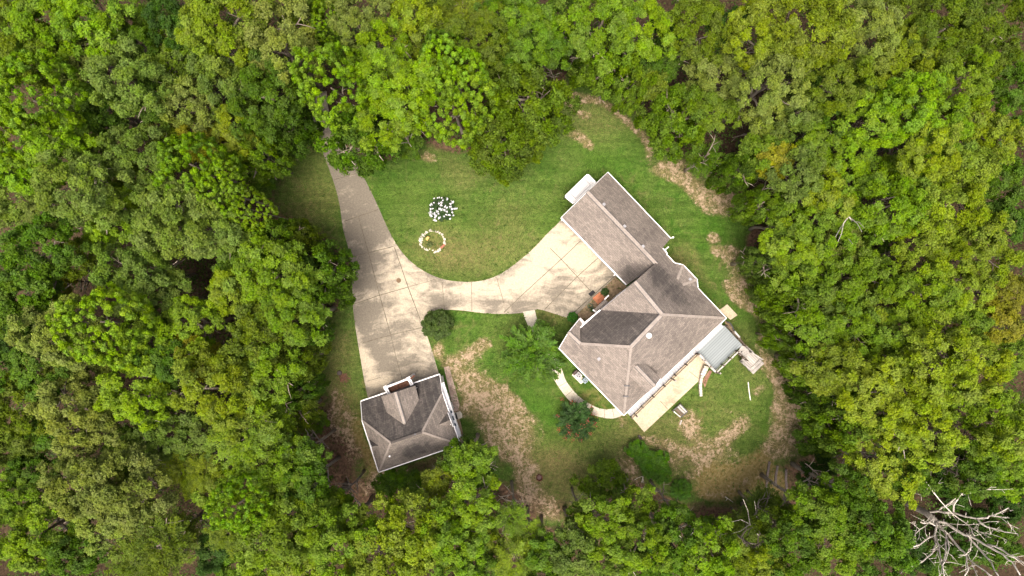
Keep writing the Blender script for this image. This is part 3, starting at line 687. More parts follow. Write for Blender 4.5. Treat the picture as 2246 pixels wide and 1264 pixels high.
rail(P(1590, 714, DZ), P(1629, 757, DZ), 3, M['dark_wood'], DZ)
for p in ((1530, 776), (1565, 813), (1612, 769), (1590, 742), (1470, 829), (1390, 906)): MB().box(P(*p, 0), 0.16, 0.16, DZ - 0.1, math.pi / 4).build('support', M['grey_wood'], deck)
LZ = 1.0
st = MB(); sa, sb = P(1623, 765.5, DZ), P(1640, 780, LZ); n = 9
sdir = (Vector((sb.x, sb.y, 0)) - Vector((sa.x, sa.y, 0))); sside = Vector((-sdir.y, sdir.x, 0)).normalized() * 0.5
for i in range(n):
    p = sa.lerp(sb, (i + 0.5) / n); q = sdir.normalized() * (sdir.length / n * 0.46)
    st.slab([p - q - sside, p + q - sside, p + q + sside, p - q + sside], 0.05)
st.build('stair_treads', M['grey_wood'], deck)
for s_ in (-1, 1):
    m = MB(); m.bar(sa + sside * s_ * 1.05, sb + sside * s_ * 1.05, 0.07, 0.28)
    m.bar(sa + sside * s_ * 1.05 + Vector((0, 0, .95)), sb + sside * s_ * 1.05 + Vector((0, 0, .95)), 0.09, 0.07)
    for t in (0, 0.5, 1): m.box(sa.lerp(sb, t) + sside * s_ * 1.05, 0.09, 0.09, 0.95, math.pi / 4)
    m.build('stair_rail', M['dark_wood'] if s_ < 0 else M['grey_wood'], deck)
lp = [(1643, 772), (1666, 787), (1642, 811), (1623, 793)]
mg = m_planks('weathered_landing_boards', (0.30, 0.28, 0.26), (0.46, 0.43, 0.40), (0.15, 0.14, 0.13), 0.22, True, 0.85, math.pi / 4)
MB().slab([P(*p, LZ) for p in lp], 0.12).build('landing', mg, deck)
lr = MB()
for a, b in ((lp[0], lp[1]), (lp[2], lp[3])):
    a, b = P(*a, LZ), P(*b, LZ); lr.bar(a + Vector((0, 0, 0.9)), b + Vector((0, 0, 0.9)), 0.12, 0.06); lr.bar(a + Vector((0, 0, 0.45)), b + Vector((0, 0, 0.45)), 0.06, 0.08)
    for t in (0, 1): lr.box(a.lerp(b, t), 0.11, 0.11, 0.95, math.pi / 4)
lr.build('landing_rail', M['grey_wood'], deck)
ls = MB()
for i, (z_) in enumerate((0.66, 0.33)):
    a, b = P(1669 + 5 * i, 790 + 5 * i, z_), P(1645 + 5 * i, 814 + 5 * i, z_)
    d = Vector((0.7, -0.7, 0)) * 0.16; ls.slab([a - d, b - d, b + d, a + d], 0.06)
ls.build('landing_steps', M['grey_wood'], deck)
for p in lp: MB().box(P(*p, 0), 0.12, 0.12, LZ - 0.1, math.pi / 4).build('support', M['grey_wood'], deck)

# ---- white awning on the garage end
aw = empty('awning', P(1273, 415), 'white framed translucent awning on posts at the end wall of the garage wing', 'awning')
ap = [P(1289, 383.7, 2.3), P(1306, 400.5, 2.45), P(1258, 446.6, 2.45), P(1240.4, 431, 2.3)]
MB().slab([p - Vector((0, 0, 0.04)) for p in ap], 0.04).build('awning_panel', m_planks('ribbed_white_sheet', (0.42, 0.42, 0.43), (0.50, 0.50, 0.51), (0.33, 0.33, 0.34), 0.25, False, 0.5, math.pi / 4), aw)
m = MB()
for i in range(4): m.bar(ap[i] + Vector((0, 0, 0.03)), ap[(i + 1) % 4] + Vector((0, 0, 0.03)), 0.22 if i != 1 else 0.1, 0.1)
m.build('awning_frame', M['white'], aw)
c0 = sum(ap, Vector()) / 4; m = MB()
i4 = [c0.lerp(p, 0.66) + Vector((0, 0, 0.01)) for p in ap]
for i in range(4): m.bar(i4[i], i4[(i + 1) % 4], 0.05, 0.04)
m.build('awning_rail', M['grey_metal'], aw)
for p in (ap[0], ap[3]): MB().box((p.x, p.y, 0), 0.1, 0.1, 2.25, math.pi / 4).build('post', M['dark_metal'], aw)

# ---- the detached garage
gar = empty('detached_garage', P(900, 940), 'detached garage with dark stained hip roof and front gable at the foot of the driveway', 'garage')
e2, r2 = 4.2, 7.2
K = lambda x, y, z: P(760 + x / 4.682, 790 + y / 4.682, z)
ra, rb = K(455, 850, r2), K(775, 740, r2)
nwh, neh = K(160, 620, e2), K(985, 338, e2)
sw_, se_ = K(332, 1150, e2), K(1166, 866, e2)
n1, n2 = K(145, 425, 2.9), K(958, 147, 2.9)
pN, pE_, pW_ = plane(ra, rb, n1), plane(rb, neh, se_), plane(ra, nwh, sw_)
pS_ = plane(ra, rb, se_)
ROOF2 = m_shingle('detached_garage_shingles', (0.205, 0.180, 0.162), (0.060, 0.055, 0.054),
                  [(tuple(on(pS_, 917, 983)), 2.6, 0.75), (tuple(on(pS_, 890, 1000)), 2.2, 0.4), (tuple(on(pS_, 950, 985)), 2.0, 0.35), (tuple(K(240, 960, 5)), 1.6, 0.35), (tuple(K(560, 480, 5)), 1.3, 0.1), (tuple(K(240, 750, 5)), 2.0, 0.1)])
roof_mesh('roof', [((ra, rb, neh, n2, n1, nwh), 0.86), ((rb, se_, neh), 0.06), ((ra, sw_, se_, rb), 0.16), ((ra, nwh, sw_), 0.16)], ROOF2, gar)  # dark north slope: staining with shade painted in
d0 = on(pN, 888, 933); d1 = P(868 - 2, 862, d0.z)
l0, r0 = on(pN, 848.5, 905.5), on(pN, 919, 877.5)
l1, r1 = K(357, 375, l0.z), K(706, 263, r0.z)
fm = K(500, 330, d0.z)
roof_mesh('front_gable_roof', [((d0, fm, l1, l0), 0.18), ((d0, fm, r1, r0), 0.10)], ROOF2, gar)
cap(gar, d0.lerp(fm, 0.05), fm, CAPM, 0.26, vent=True); cap(gar, ra, rb, VAL, 0.22)
for a, b in ((ra, nwh), (ra, sw_), (rb, neh), (rb, se_)): cap(gar, a, a.lerp(b, 0.98), plain('hip_shingle', (0.215, 0.188, 0.168), 0.2), 0.2, 'hip_cap', 0.03)
def eyebrow(apex, f0, f1, pl, tones):
    """Small gable dormer: ridge runs from its tip on the roof out to the face f0-f1."""
    a = on(pl, *apex); z = a.z; b0_, b1_ = on(pl, *f0), on(pl, *f1); zz = min(b0_.z, b1_.z)
    mid = P((f0[0] + f1[0]) / 2, (f0[1] + f1[1]) / 2, z); lo = zz + 0.25
    p0, p1 = P(*f0, lo), P(*f1, lo)
    ro = roof_mesh('dormer_roof', [((a, mid, p0), tones[0]), ((a, mid, p1), tones[1])], ROOF2, gar, 0.1)
    m = MB(); off = (Vector((a.x, a.y, 0)) - Vector((mid.x, mid.y, 0))).normalized() * 0.12
    q0, q1, qm = p0 + off, p1 + off, mid + off
    m.add([(q0.x, q0.y, zz - 0.3), (q1.x, q1.y, zz - 0.3), (q1.x, q1.y, lo), (qm.x, qm.y, z - 0.1), (q0.x, q0.y, lo)], [(0, 1, 2, 3, 4)]); m.build('dormer_wall', M['white'], gar)
    gutter(gar, p0, mid, name='rake_board', w=0.08); gutter(gar, mid, p1, name='rake_board', w=0.08)
    opening(gar, q0, q1, 0.3, 0.7, zz + 0.05, zz + 0.65, -off)
eyebrow((962, 932), (982, 905), (994, 937), pE_, (0.8, 0.03)); eyebrow((830.5, 978), (808.5, 964), (818, 996), pW_, (0.85, 0.05))  # shade painted dark on the dormer sides facing away from the sun
gutter(gar, n1, n2, w=0.16); gutter(gar, nwh, sw_, w=0.14); gutter(gar, sw_, se_, w=0.14); gutter(gar, se_, neh, w=0.12); gutter(gar, n1, nwh, name='rake_board', w=0.06); gutter(gar, n2, neh, name='rake_board', w=0.06)
u2 = (se_ - sw_); u2.z = 0; u2.normalize(); v2_ = Vector((-u2.y, u2.x, 0))
def in2(p, a, b): return Vector((p.x, p.y, 0)) + u2 * a + v2_ * b
gl = [in2(n1, 0.4, -0.45), in2(n2, -0.1, -0.45), in2(se_, -0.1, 0.4), in2(sw_, 0.4, 0.4)]
ring = [gl[0], gl[1], in2(neh, -0.1, 0), gl[2], gl[3], in2(nwh, 0.4, 0)]
wall_ring(gar, ring, 0, [2.85, 2.85, e2 - 0.08, e2 - 0.08, e2 - 0.08, e2 - 0.08], M['white'])
opening(gar, gl[0], gl[1], 0.06, 0.36, 0.05, 2.3, v2_, 'garage_door', True); opening(gar, gl[0], gl[1], 0.64, 0.94, 0.05, 2.3, v2_, 'garage_door', True); opening(gar, gl[0], gl[1], 0.45, 0.55, 0.05, 2.2, v2_, 'side_door', True)
opening(gar, gl[1], gl[2], 0.30, 0.38, 1.1, 2.4, u2); opening(gar, gl[1], gl[2], 0.48, 0.56, 0.1, 2.3, u2, 'side_door', True); opening(gar, gl[1], gl[2], 0.62, 0.70, 1.1, 2.4, u2)
opening(gar, gl[2], gl[3], 0.25, 0.35, 1.2, 2.6, -v2_); opening(gar, gl[2], gl[3], 0.65, 0.75, 1.2, 2.6, -v2_); opening(gar, gl[3], gl[0], 0.3, 0.4, 1.2, 2.6, -u2)
# white wall trim on the side towards the house
m = MB(); a_, b_ = K(983, 235, 3.3), K(1160, 790, 3.3)
m.bar(a_, b_, 0.36, 0.5); m.build('side_cornice', M['white'], gar)
m = MB(); a_, b_ = K(1152, 770, 2.0), K(1158, 800, 2.0); m.bar(a_, b_, 0.2, 0.2); m.bar(K(985, 240, 2.6), K(1000, 232, 2.6), 0.1, 0.1); m.bar(K(1058, 482, 2.6), K(1072, 474, 2.6), 0.1, 0.1); m.build('wall_lamp', M['white'], gar)
for x0, y0, x1, y1 in ((1090, 575, 1103, 618), (1112, 648, 1121, 676), (1073, 520, 1081, 545)):
    m = MB(); m.bar(K(x0, y0, 3.36), K(x1, y1, 3.36), 0.16, 0.03); m.build('transom_pane', M['glass'], gar)
# balcony under the front gable
fl = [K(425, 340, 3.1), K(403, 285, 3.1), K(640, 192, 3.1), K(660, 252, 3.1)]
br_ = plain('rusty_balcony_floor', (0.12, 0.058, 0.036), 0.6, 5.0, 0.9, 0.2, 0, (0.26, 0.17, 0.11))
MB().slab(fl, 0.1).build('balcony_floor', br_, gar)
m = MB(); bq = [K(436, 352, 3.75), K(400, 283, 3.75), K(640, 190, 3.75), K(672, 258, 3.75)]
for i, w_ in ((0, 0.34), (1, 0.2), (2, 0.34)): m.bar(bq[i], bq[i + 1], w_, 0.16)
for p in bq[1:3]: m.box(p - Vector((0, 0, 0.9)), 0.36, 0.36, 0.96, R(20))
for i in range(3):
    k = 7 if i != 1 else 14
    for j in range(1, k): 
        p = bq[i].lerp(bq[i + 1], j / k); m.box(p - Vector((0, 0, 0.66)), 0.04, 0.04, 0.55)
m.build('balcony_rail', M['white'], gar)
m = MB(); 
for i in (0, 2): m.bar(bq[i].lerp(bq[i + 1], 0.15) + Vector((0, 0, 0.012)), bq[i].lerp(bq[i + 1], 0.85) + Vector((0, 0, 0.012)), 0.09, 0.03)
m.build('planter_slot', M['grey_metal'], gar)
for p in bq[1:3]: MB().box((p.x, p.y, 0), 0.22, 0.22, 3.0, R(20)).build('post', M['white'], gar)
fg = fm + (d0 - fm).normalized() * 0.3; lw, rw = l1 + (l0 - l1).normalized() * 0.35, r1 + (r0 - r1).normalized() * 0.35
m = MB(); m.add([(lw.x, lw.y, 2.9), (rw.x, rw.y, 2.9), (rw.x, rw.y, rw.z - .1), (fg.x, fg.y, d0.z - .12), (lw.x, lw.y, lw.z - .1)], [(0, 1, 2, 3, 4)]); m.build('gable_wall', M['white'], gar)
opening(gar, lw, rw, 0.36, 0.64, 3.2, 4.6, v2_)
sp = on(pS_, 855.5, 999.5); m = MB(); m.lathe(sp, [(0.09, -0.1), (0.09, 0.35), (0.02, 0.36)], 10); m.build('vent_pipe', M['white'], gar)
sp = on(pN, 911, 952); m = MB(); m.lathe(sp, [(0.1, -0.1), (0.1, 0.2), (0.02, 0.21)], 8); m.build('vent_pipe', M['dark_metal'], gar)
MB().bar(P(900, 832, 3.9), P(908, 824.5, 4.1), 0.14, 0.1).build('spout', M['rust'], gar)
# ------------------------------------------------------------------ small things in the yard
def rock(name, c, r, seed, mat, flat=0.6, label=None, group=None, cat='stone'):
    bm = bmesh.new(); bmesh.ops.create_icosphere(bm, subdivisions=2, radius=1.0)
    rg = random.Random(seed); ph = [rg.uniform(0, 6) for _ in range(6)]; sx, sy = rg.uniform(.75, 1.25), rg.uniform(.75, 1.1); a = rg.uniform(0, 3)
    for v in bm.verts:
        d = v.co.copy(); k = 1 + 0.18 * math.sin(3 * d.x + ph[0]) + 0.16 * math.sin(4 * d.y + ph[1]) + 0.14 * math.sin(5 * d.z + ph[2]) + 0.1 * math.sin(7 * d.x * d.y + ph[3])
        x, y = d.x * k * sx * r, d.y * k * sy * r
        v.co = (x * math.cos(a) - y * math.sin(a), x * math.sin(a) + y * math.cos(a), max(d.z * k * r * flat, -0.3 * r))
    me = bpy.data.meshes.new(name); bm.to_mesh(me); bm.free()
    o = mesh_obj(name, me, mat); o.location = c + Vector((0, 0, 0.25 * r * flat)); return tag(o, label, cat, group)
ST = lambda x, y: (880 + x / 7.9, 410 + y / 7.9)
ring_st = [(500,755,24),(530,768,14),(560,772,14),(600,778,20),(635,780,20),(665,802,24),(708,825,24),(727,866,24),(752,910,26),(750,968,36),(672,1078,36),(635,1112,32),(590,1126,34),(548,1100,18),(458,1098,18),(430,1092,18),(405,1072,18),
           (368,1042,22),(335,1005,26),(348,968,26),(330,935,28),(362,928,20),(332,895,22),(365,895,18),(350,865,20),(383,838,34),(410,815,16),(440,788,30),(440,1070,14),(495,1078,14),(645,1088,20)]
hours = ['top', 'upper right', 'right', 'lower right', 'bottom', 'lower left', 'left', 'upper left']
cnt = {}
for i, (x, y, r) in enumerate(ring_st):
    a = math.atan2(x - 545, -(y - 945)); s = hours[int(round(a / (math.pi / 4))) % 8]
    k = ('large' if r > 29 else 'medium' if r > 20 else 'small') + ' pale stone on the ' + s + ' side of the garden ring'
    cnt.setdefault(k, []).append((i, x, y, r))
ordw = ['first', 'second', 'third', 'fourth', 'fifth', 'sixth', 'seventh', 'eighth', 'ninth', 'tenth', 'eleventh', 'twelfth']
for k, lst in cnt.items():
    for n, (i, x, y, r) in enumerate(sorted(lst, key=lambda q: math.atan2(q[1] - 545, -(q[2] - 945)) % (2 * math.pi))):
        lab = k if len(lst) == 1 else k + ', ' + ordw[n] + ' going clockwise'
        rock('ring_stone', P(*ST(x, y)), r / 7.9 / 20 * 0.9, i, M['stone'], 0.6, lab, 'stones of the garden ring on the lawn')
t = MB(); c = P(*ST(465, 890)); t.prism([P(*ST(*q)) for q in ((425,898),(460,862),(500,872),(480,905),(455,945))], 0, 0.42)
tag(t.build('flagstone', plain('ochre_stone', (0.50, 0.33, 0.11), 0.25, 5.0), bevel=0.04), 'ochre yellow flat block standing inside the stone ring', 'block')
tag(MB().prism([P(*ST(*q)) for q in ((670,1050),(745,985),(765,1020),(700,1075))], -0.02, 0.16).build('brick_edging', plain('red_edging', (0.27, 0.11, 0.07), 0.4, 6.0), bevel=0.02), 'reddish brown edging piece filling the gap in the lower right of the stone ring', 'edging')

def lid(px, py, r, mat, label, cat, name, z=0.02):
    o = empty(name, P(px, py, z), label, cat)
    MB().lathe(P(px, py, z), [(r, 0.0), (r, 0.035), (r * 0.86, 0.04), (r * 0.85, 0.022), (0.02, 0.022)], 24).build('cover', mat, o)
    m = MB(); c = P(px, py, z + 0.024)
    for i in range(-3, 4):
        y = i * r * 0.22; w = math.sqrt(max(0.01, (r * 0.8) ** 2 - y * y)); m.box(c + Vector((0, y, 0)), 2 * w, r * 0.08, 0.012)
    m.build('ribs', mat, o); return o
lid(874.5, 615.5, 0.26, plain('brown_iron', (0.13, 0.085, 0.05), 0.3, 10.0), 'round brown metal drain cover set in the driveway concrete', 'drain cover', 'drain_cover')
fr = empty('fire_ring', P(1183, 1047), 'rusty round fire ring on the bare lawn beside the lower trees', 'fire ring')
MB().lathe(P(1183, 1047), [(0.34, 0), (0.38, 0.28), (0.32, 0.28), (0.29, 0.05), (0.02, 0.04)], 22).build('ring', M['rust'], fr)
MB().lathe(P(1183, 1047, 0.06), [(0.27, 0.0), (0.24, 0.06), (0.12, 0.10), (0.01, 0.11)], 14).build('ash', plain('ash', (0.13, 0.08, 0.07), 0.4, 14.0), fr)
mo = MB(); c = P(752, 826); rg = random.Random(3)
for i in range(420):
    a = rg.uniform(0, 6.28); q = abs(rg.gauss(0, 0.34)); p = c + Vector((math.cos(a) * q * 1.1 + 0.12, math.sin(a) * q * 0.95 - 0.1, max(0.02, 0.12 - q * 0.1)))
    d = Vector((rg.gauss(0, 1), rg.gauss(0, 1), rg.gauss(0, .25))).normalized() * rg.uniform(.04, .12); mo.bar(p - d, p + d, 0.035, 0.02)
tag(mo.build('bark_mulch', plain('red_bark', (0.130, 0.062, 0.040), 0.5, 14.0)), kind='stuff')
MB_ = MB(); MB_.lathe(P(745, 818), [(0.28, 0), (0.25, 0.22), (0.2, 0.25), (0.1, 0.24), (0.02, 0.25)], 12)
tag(MB_.build('tree_stump', plain('old_stump', (0.075, 0.06, 0.055), 0.4, 9.0)), 'dark old tree stump beside red bark chips on the left lawn strip', 'stump')

# by the front door
bs = MB(); bs.prism([P(1299, 654), P(1314, 641), P(1327, 655), P(1311, 668)], 0.0, 0.28)
tag(bs.build('brick_stoop', M['brick_red']), 'square red brick stoop in front of the house door', 'stoop')
tag(MB().prism([P(1290, 645), P(1300.5, 636), P(1306, 642), P(1296, 651)], 0.014, 0.035).build('doormat', M['rubber'], bevel=0.006), 'black doormat on the driveway in front of the red brick stoop', 'doormat')
m = MB()
for k in range(3):
    c = P(1294, 671, 0.06 + 0.045 * k); m.tube([c + Vector((math.cos(i / 16 * 6.283) * (0.27 - .02 * k), math.sin(i / 16 * 6.283) * (0.24 - .02 * k), 0)) for i in range(17)], 0.03)
m.tube([P(1299, 674, 0.05), P(1302, 678, 0.05), P(1300, 682, 0.05)], 0.025)
tag(m.build('hose', plain('green_hose', (0.06, 0.11, 0.07), 0.3)), 'coiled dark garden hose lying in the planting bed left of the brick stoop', 'hose')
tag(MB().prism([P(993, 907), P(1009, 902), P(1013.5, 907), P(1014, 916), P(996, 923)], 0, 0.12).build('door_slab', M['walk'], bevel=0.02), 'pale rounded concrete step at the side door of the detached garage', 'step')
tag(MB().prism([P(992, 908), P(1001, 905.5), P(1005, 919), P(996, 922)], 0.122, 0.145).build('doormat', M['rubber'], bevel=0.006), 'black doormat on the pale step beside the detached garage', 'doormat')

# air conditioners
def ac(px, py, casing, fanc, label, s, h):
    rz = math.atan2(uu.y, uu.x); c = P(px, py, 0.08); o = empty('air_conditioner', c, label, 'air conditioner', 'air conditioners beside the house')
    b = MB(); b.box(c, s, s, h, rz); b.build('casing', casing, o, bevel=0.05)
    m = MB(); tp = c + Vector((0, 0, h)); k = s * 0.38
    m.lathe(tp, [(k, -0.02), (k * 1.12, 0.03), (k * 1.12, 0.04), (k, 0.04), (k, 0.0)], 24, caps=False); m.build('fan_rim', casing, o)
    MB().lathe(tp, [(k * 0.98, 0.002), (k * 0.98, 0.006), (0.01, 0.006)], 24).build('fan_well', M['dark_metal'], o)
    m = MB()
    for i in range(3):
        a = i * 2.094 + 0.4; d = Vector((math.cos(a), math.sin(a), 0)); n = Vector((-d.y, d.x, 0)); q = tp + Vector((0, 0, 0.012))
        m.add([q + d * k * .1 - n * .04, q + d * k * .85 - n * k * .32, q + d * k * .85 + n * k * .30 + Vector((0, 0, .015)), q + d * k * .1 + n * .05], [(0, 1, 2, 3)])
    m.build('fan', fanc, o)
    m = MB()
    for i in range(1, 6): 
        r_ = k * i / 5.5; m.tube([tp + Vector((math.cos(j / 20 * 6.283) * r_, math.sin(j / 20 * 6.283) * r_, 0.05)) for j in range(21)], 0.006, 4)
    m.build('grille', M['grey_metal'], o)
tag(MB().prism([P(1254, 823), P(1263, 813), P(1284, 834), P(1274, 843)], 0, 0.08).build('equipment_pad', M['walk'], bevel=0.02), 'pale concrete pad under the air conditioners beside the house', 'pad')
ac(1267.5, 821.8, plain('grey_casing', (0.42, 0.41, 0.41), 0.15), plain('light_fan', (0.42, 0.42, 0.44), .1), 'grey air conditioner with black and white fan, left one on the pad', 0.62, 0.8)
ac(1282, 833.5, plain('teal_casing', (0.25, 0.34, 0.37), 0.15), plain('teal_fan', (0.22, 0.33, 0.40), .1), 'smaller blue-grey air conditioner, right one on the pad', 0.52, 0.7)
MB().box(P(1261, 816.5, 0.08), 0.28, 0.62, 0.55, math.atan2(uu.y, uu.x)).build('utility_box', plain('brown_box', (0.075, 0.055, 0.05), .2), None, bevel=0.03)
tag(bpy.data.objects['utility_box'], 'dark brown utility box left of the grey air conditioner', 'utility box')

# behind the house
bn = empty('garden_bench', P(1490, 901), 'weathered grey slatted garden bench with dark frame on the grass by the patio', 'bench')
BP = lambda x, y, z: P(1455 + x / 21.06, 870 + y / 21.06, z)
g4 = [BP(780, 350, .45), BP(1120, 700, .45), BP(800, 960, .45), BP(440, 660, .45)]
for k, (a, b) in enumerate(((0.04, 0.2), (0.27, 0.45), (0.50, 0.62), (0.64, 0.80))):
    q = [g4[0].lerp(g4[3], a), g4[1].lerp(g4[2], a), g4[1].lerp(g4[2], b), g4[0].lerp(g4[3], b)]
    MB().slab(q, 0.05).build('slat', (M['grey_wood'], M['grey_wood'], M['dark_wood'], M['dark_wood'])[k], bn)
m = MB()
for i in (0, 1, 2, 3): m.bar(g4[i] + Vector((0, 0, 0.06)), g4[(i + 1) % 4] + Vector((0, 0, 0.06)), 0.08, 0.08)
m.build('frame', M['dark_metal'], bn)
for p in g4: MB().box((p.x, p.y, 0), 0.09, 0.09, 0.42, R(45)).build('leg', M['dark_wood'], bn)
m = MB(); m.bar(g4[2].lerp(g4[3], 0.1) + Vector((0, 0, .22)), g4[2].lerp(g4[3], 0.95) + Vector((0, 0, .22)), 0.1, 0.05); m.build('armrest', plain('bleached_wood', (0.55, 0.52, 0.47), .2), bn)
tag(MB().bar(P(1495, 922, .1), P(1492, 932, .1), 0.14, 0.1).build('plank', M['grey_wood']), 'short grey plank on the ground below the garden bench', 'plank')
tag(MB().tube([P(1641, 838, .05), P(1643, 858, .06), P(1646, 878, .05)], 0.055, 8).build('white_pole', plain('white_pipe', (0.66, 0.64, 0.58), .1)), 'long white pole lying on the grass below the deck stairs', 'pole')
dw = [(1685, 1046, 66, 7), (1704, 1044, 44, 5), (1726, 1053, 46, -2)]
for (x, y, L, lean), lab in zip(dw, ('long dark landscape timber in the dirt, leftmost of three', 'short dark landscape timber in the dirt, middle of three', 'dark bent landscape timber in the dirt, rightmost of three')):
    m = MB(); a, b = P(x + lean / 2, y - L / 2, .14), P(x - lean / 2, y + L / 2, .14); md_ = a.lerp(b, 0.5) + Vector((-0.08, 0, 0)); m.bar(a, md_, 0.24, 0.15); m.bar(md_, b, 0.24, 0.15)
    tag(m.build('landscape_timber', plain('old_timber', (0.155, 0.125, 0.11), .35, 8.0), bevel=0.02), lab, 'timber', 'landscape timbers in the back yard')
rw = empty('retaining_wall', P(1540, 835), 'low curved retaining wall of pale stone blocks from the patio edge', 'retaining wall')
wp = spline([(1550.5, 804), (1546, 814), (1541, 824), (1538, 836), (1537, 848), (1537.5, 860), (1538, 870)], 2)
for i, (a, b) in enumerate(zip(wp, wp[1:])):
    h = 0.75 - 0.04 * i; A_, B_ = P(*a, h), P(*b, h); d = (B_ - A_); m = MB(); m.bar(A_ + d * 0.03, B_ - d * 0.03, 0.5 if i < 4 else 0.3, h)
    m.build('block', plain('wall_block', (0.44, 0.40, 0.36), .2, 4.0) if i else M['stone'], rw, bevel=0.02)
tag(MB().bar(P(1611, 727, .3), P(1622.5, 740.5, .3), 0.2, 0.3).build('edging_board', M['white'], bevel=0.01), 'short white board standing at the edge of the slope beside the deck', 'board')
tag(MB().tube([P(*p, .1) for p in spline([(1593.7, 706), (1601, 709), (1606, 716), (1610, 726)], 4)], 0.07).build('drainpipe', M['dark_metal']), 'black curved drainpipe on the soil at the house corner beside the deck', 'drainpipe')
m = MB(); q = [P(1622, 741, .25), P(1632, 756, .25), P(1645, 769, .25), P(1652, 775, .25)]
for a, b in zip(q, q[1:]): m.bar(a, b, 0.18, 0.25)
tag(m.build('timber_edging', M['dark_wood']), 'dark timber edging along the bank beside the deck stairs', 'edging')
tag(MB().prism([P(*p) for p in [(1590, 705), (1600, 706), (1612, 728), (1645, 770), (1630, 757), (1592, 716)]], -0.05, 0.02).build('bank_soil', M['mulch']), kind='structure')
tag(MB().prism([P(*p) for p in [(1541, 838), (1546, 826), (1556, 812), (1562, 815), (1553, 832), (1546, 850)]], -0.05, 0.024).build('wall_bed', plain('red_soil', (0.21, 0.11, 0.075), .4, 5.0)), kind='structure')
tag(MB().tube([P(1401, 955, .1), P(1406, 963, .12)], 0.14, 8).build('log', plain('dark_log', (0.07, 0.055, 0.05), .4)), 'short dark log on the grass below the patio corner', 'log')
# ------------------------------------------------------------------ vegetation
def quads_mesh(name, c, t, b, tint):
    """Rhombus leaves: centre c, half axes t and b."""
    n = len(c)
    v = np.stack([c - t, c - b * 0.9 + t * 0.1, c + t, c + b * 0.9 + t * 0.1], 1).reshape(-1, 3)
    me = from_arrays(name, v, np.arange(4 * n).reshape(n, 4))
    at = me.attributes.new('tint', 'FLOAT_COLOR', 'POINT')
    q = np.repeat(np.concatenate([tint, np.ones((n, 1))], 1), 4, 0)
    at.data.foreach_set('color', np.clip(q, 0, 1).astype(np.float32).ravel())
    return me
def unit(v): return v / (np.linalg.norm(v, axis=-1, keepdims=True) + 1e-9)
def frame(nr, rg):
    a = unit(np.cross(nr, unit(rg.normal(size=nr.shape)))); return a, np.cross(nr, a)
def lobes_on(rg, nl, zmin, lob, flat, irr, lo=0.66):
    i = np.arange(nl) + 0.5; z = 1 - (1 - zmin) * i / nl; th = i * 2.39996 + rg.normal(size=nl) * 0.25
    z = np.clip(z + rg.normal(size=nl) * 0.06, zmin, 1); r = np.sqrt(np.maximum(0, 1 - z * z))
    d = np.stack([r * np.cos(th), r * np.sin(th), z], -1)
    ph = rg.uniform(0, 6.28, 4)
    k = 1 + irr * (np.sin(2 * th + ph[0]) + 0.8 * np.sin(3 * th + ph[1]) + 0.6 * np.sin(5 * th + ph[2]))
    lr = rg.uniform(*lob, nl)
    k = np.where(r > 0.3, k, 1) * rg.uniform(lo, 1.08, nl)
    return d * ((1 - lr * 0.75) * k)[:, None] * np.array([1, 1, flat]), d, lr
def broadleaf(name, seed, nl, nc, nf, leaf, lob=(0.2, 0.34), flat=0.85, irr=0.10, zmin=-0.35, up=0.5, cr=0.075):
    rg = np.random.default_rng(seed)
    L, D, lr = lobes_on(rg, nl, zmin, lob, flat, irr)
    tl = rg.uniform(size=(nl, 3))
    li = np.repeat(np.arange(nl), nc); m = len(li)
    cd = unit(D[li] * 0.55 + np.array([0, 0, 0.45]) + rg.normal(size=(m, 3)) * 0.62)
    cp = L[li] + cd * (lr[li] * rg.uniform(0.62, 1.06, m))[:, None]
    tc = rg.uniform(size=(m, 3))
    ci = np.repeat(np.arange(m), nf); k = len(ci)
    p = cp[ci] + rg.normal(size=(k, 3)) * cr * 0.62
    n = unit(cd[ci] * 0.6 + np.array([0, 0, up]) + rg.normal(size=(k, 3)) * 0.55)
    a, b = frame(n, rg); s = leaf * rg.uniform(0.7, 1.3, k)[:, None]
    t = tl[li][ci] * np.array([.35, .30, .5]) + tc[ci] * np.array([.40, .38, .3]) + rg.uniform(size=(k, 3)) * np.array([.25, .32, .2])
    return quads_mesh(name, p, a * s * 0.55, b * s * 0.36, t)
def puffpine(name, seed, nl=250, nn=110, leaf=0.042, lob=(0.075, 0.115), zmin=-0.3, flat=0.95):
    rg = np.random.default_rng(seed)
    L, D, lr = lobes_on(rg, nl, zmin, lob, flat, 0.10, 0.86); tl = rg.uniform(size=(nl, 3))
    sub = 5; li0 = np.repeat(np.arange(nl), sub); sd_ = unit(D[li0] * 0.9 + np.array([0, 0, 0.5]) + rg.normal(size=(len(li0), 3)) * 0.65)
    sc_ = L[li0] + sd_ * (lr[li0] * 0.62)[:, None]; sr = lr[li0] * 0.56
    li = np.repeat(np.arange(len(li0)), nn // sub); k = len(li)
    d = unit(sd_[li] * 0.5 + np.array([0, 0, .3]) + rg.normal(size=(k, 3)) * 0.75)
    p = sc_[li] + d * (sr[li] * rg.uniform(0.75, 1.05, k))[:, None]
    n = unit(d + rg.normal(size=(k, 3)) * 0.42); a, b = frame(n, rg); a = unit(a * 0.8 + d * 0.22)
    s = leaf * rg.uniform(0.7, 1.3, k)[:, None]
    t = tl[li0][li] * .5 + rg.uniform(size=(len(li0), 3))[li] * .25 + rg.uniform(size=(k, 3)) * .25
    return quads_mesh(name, p, a * s * 0.72, b * s * 0.36, t)
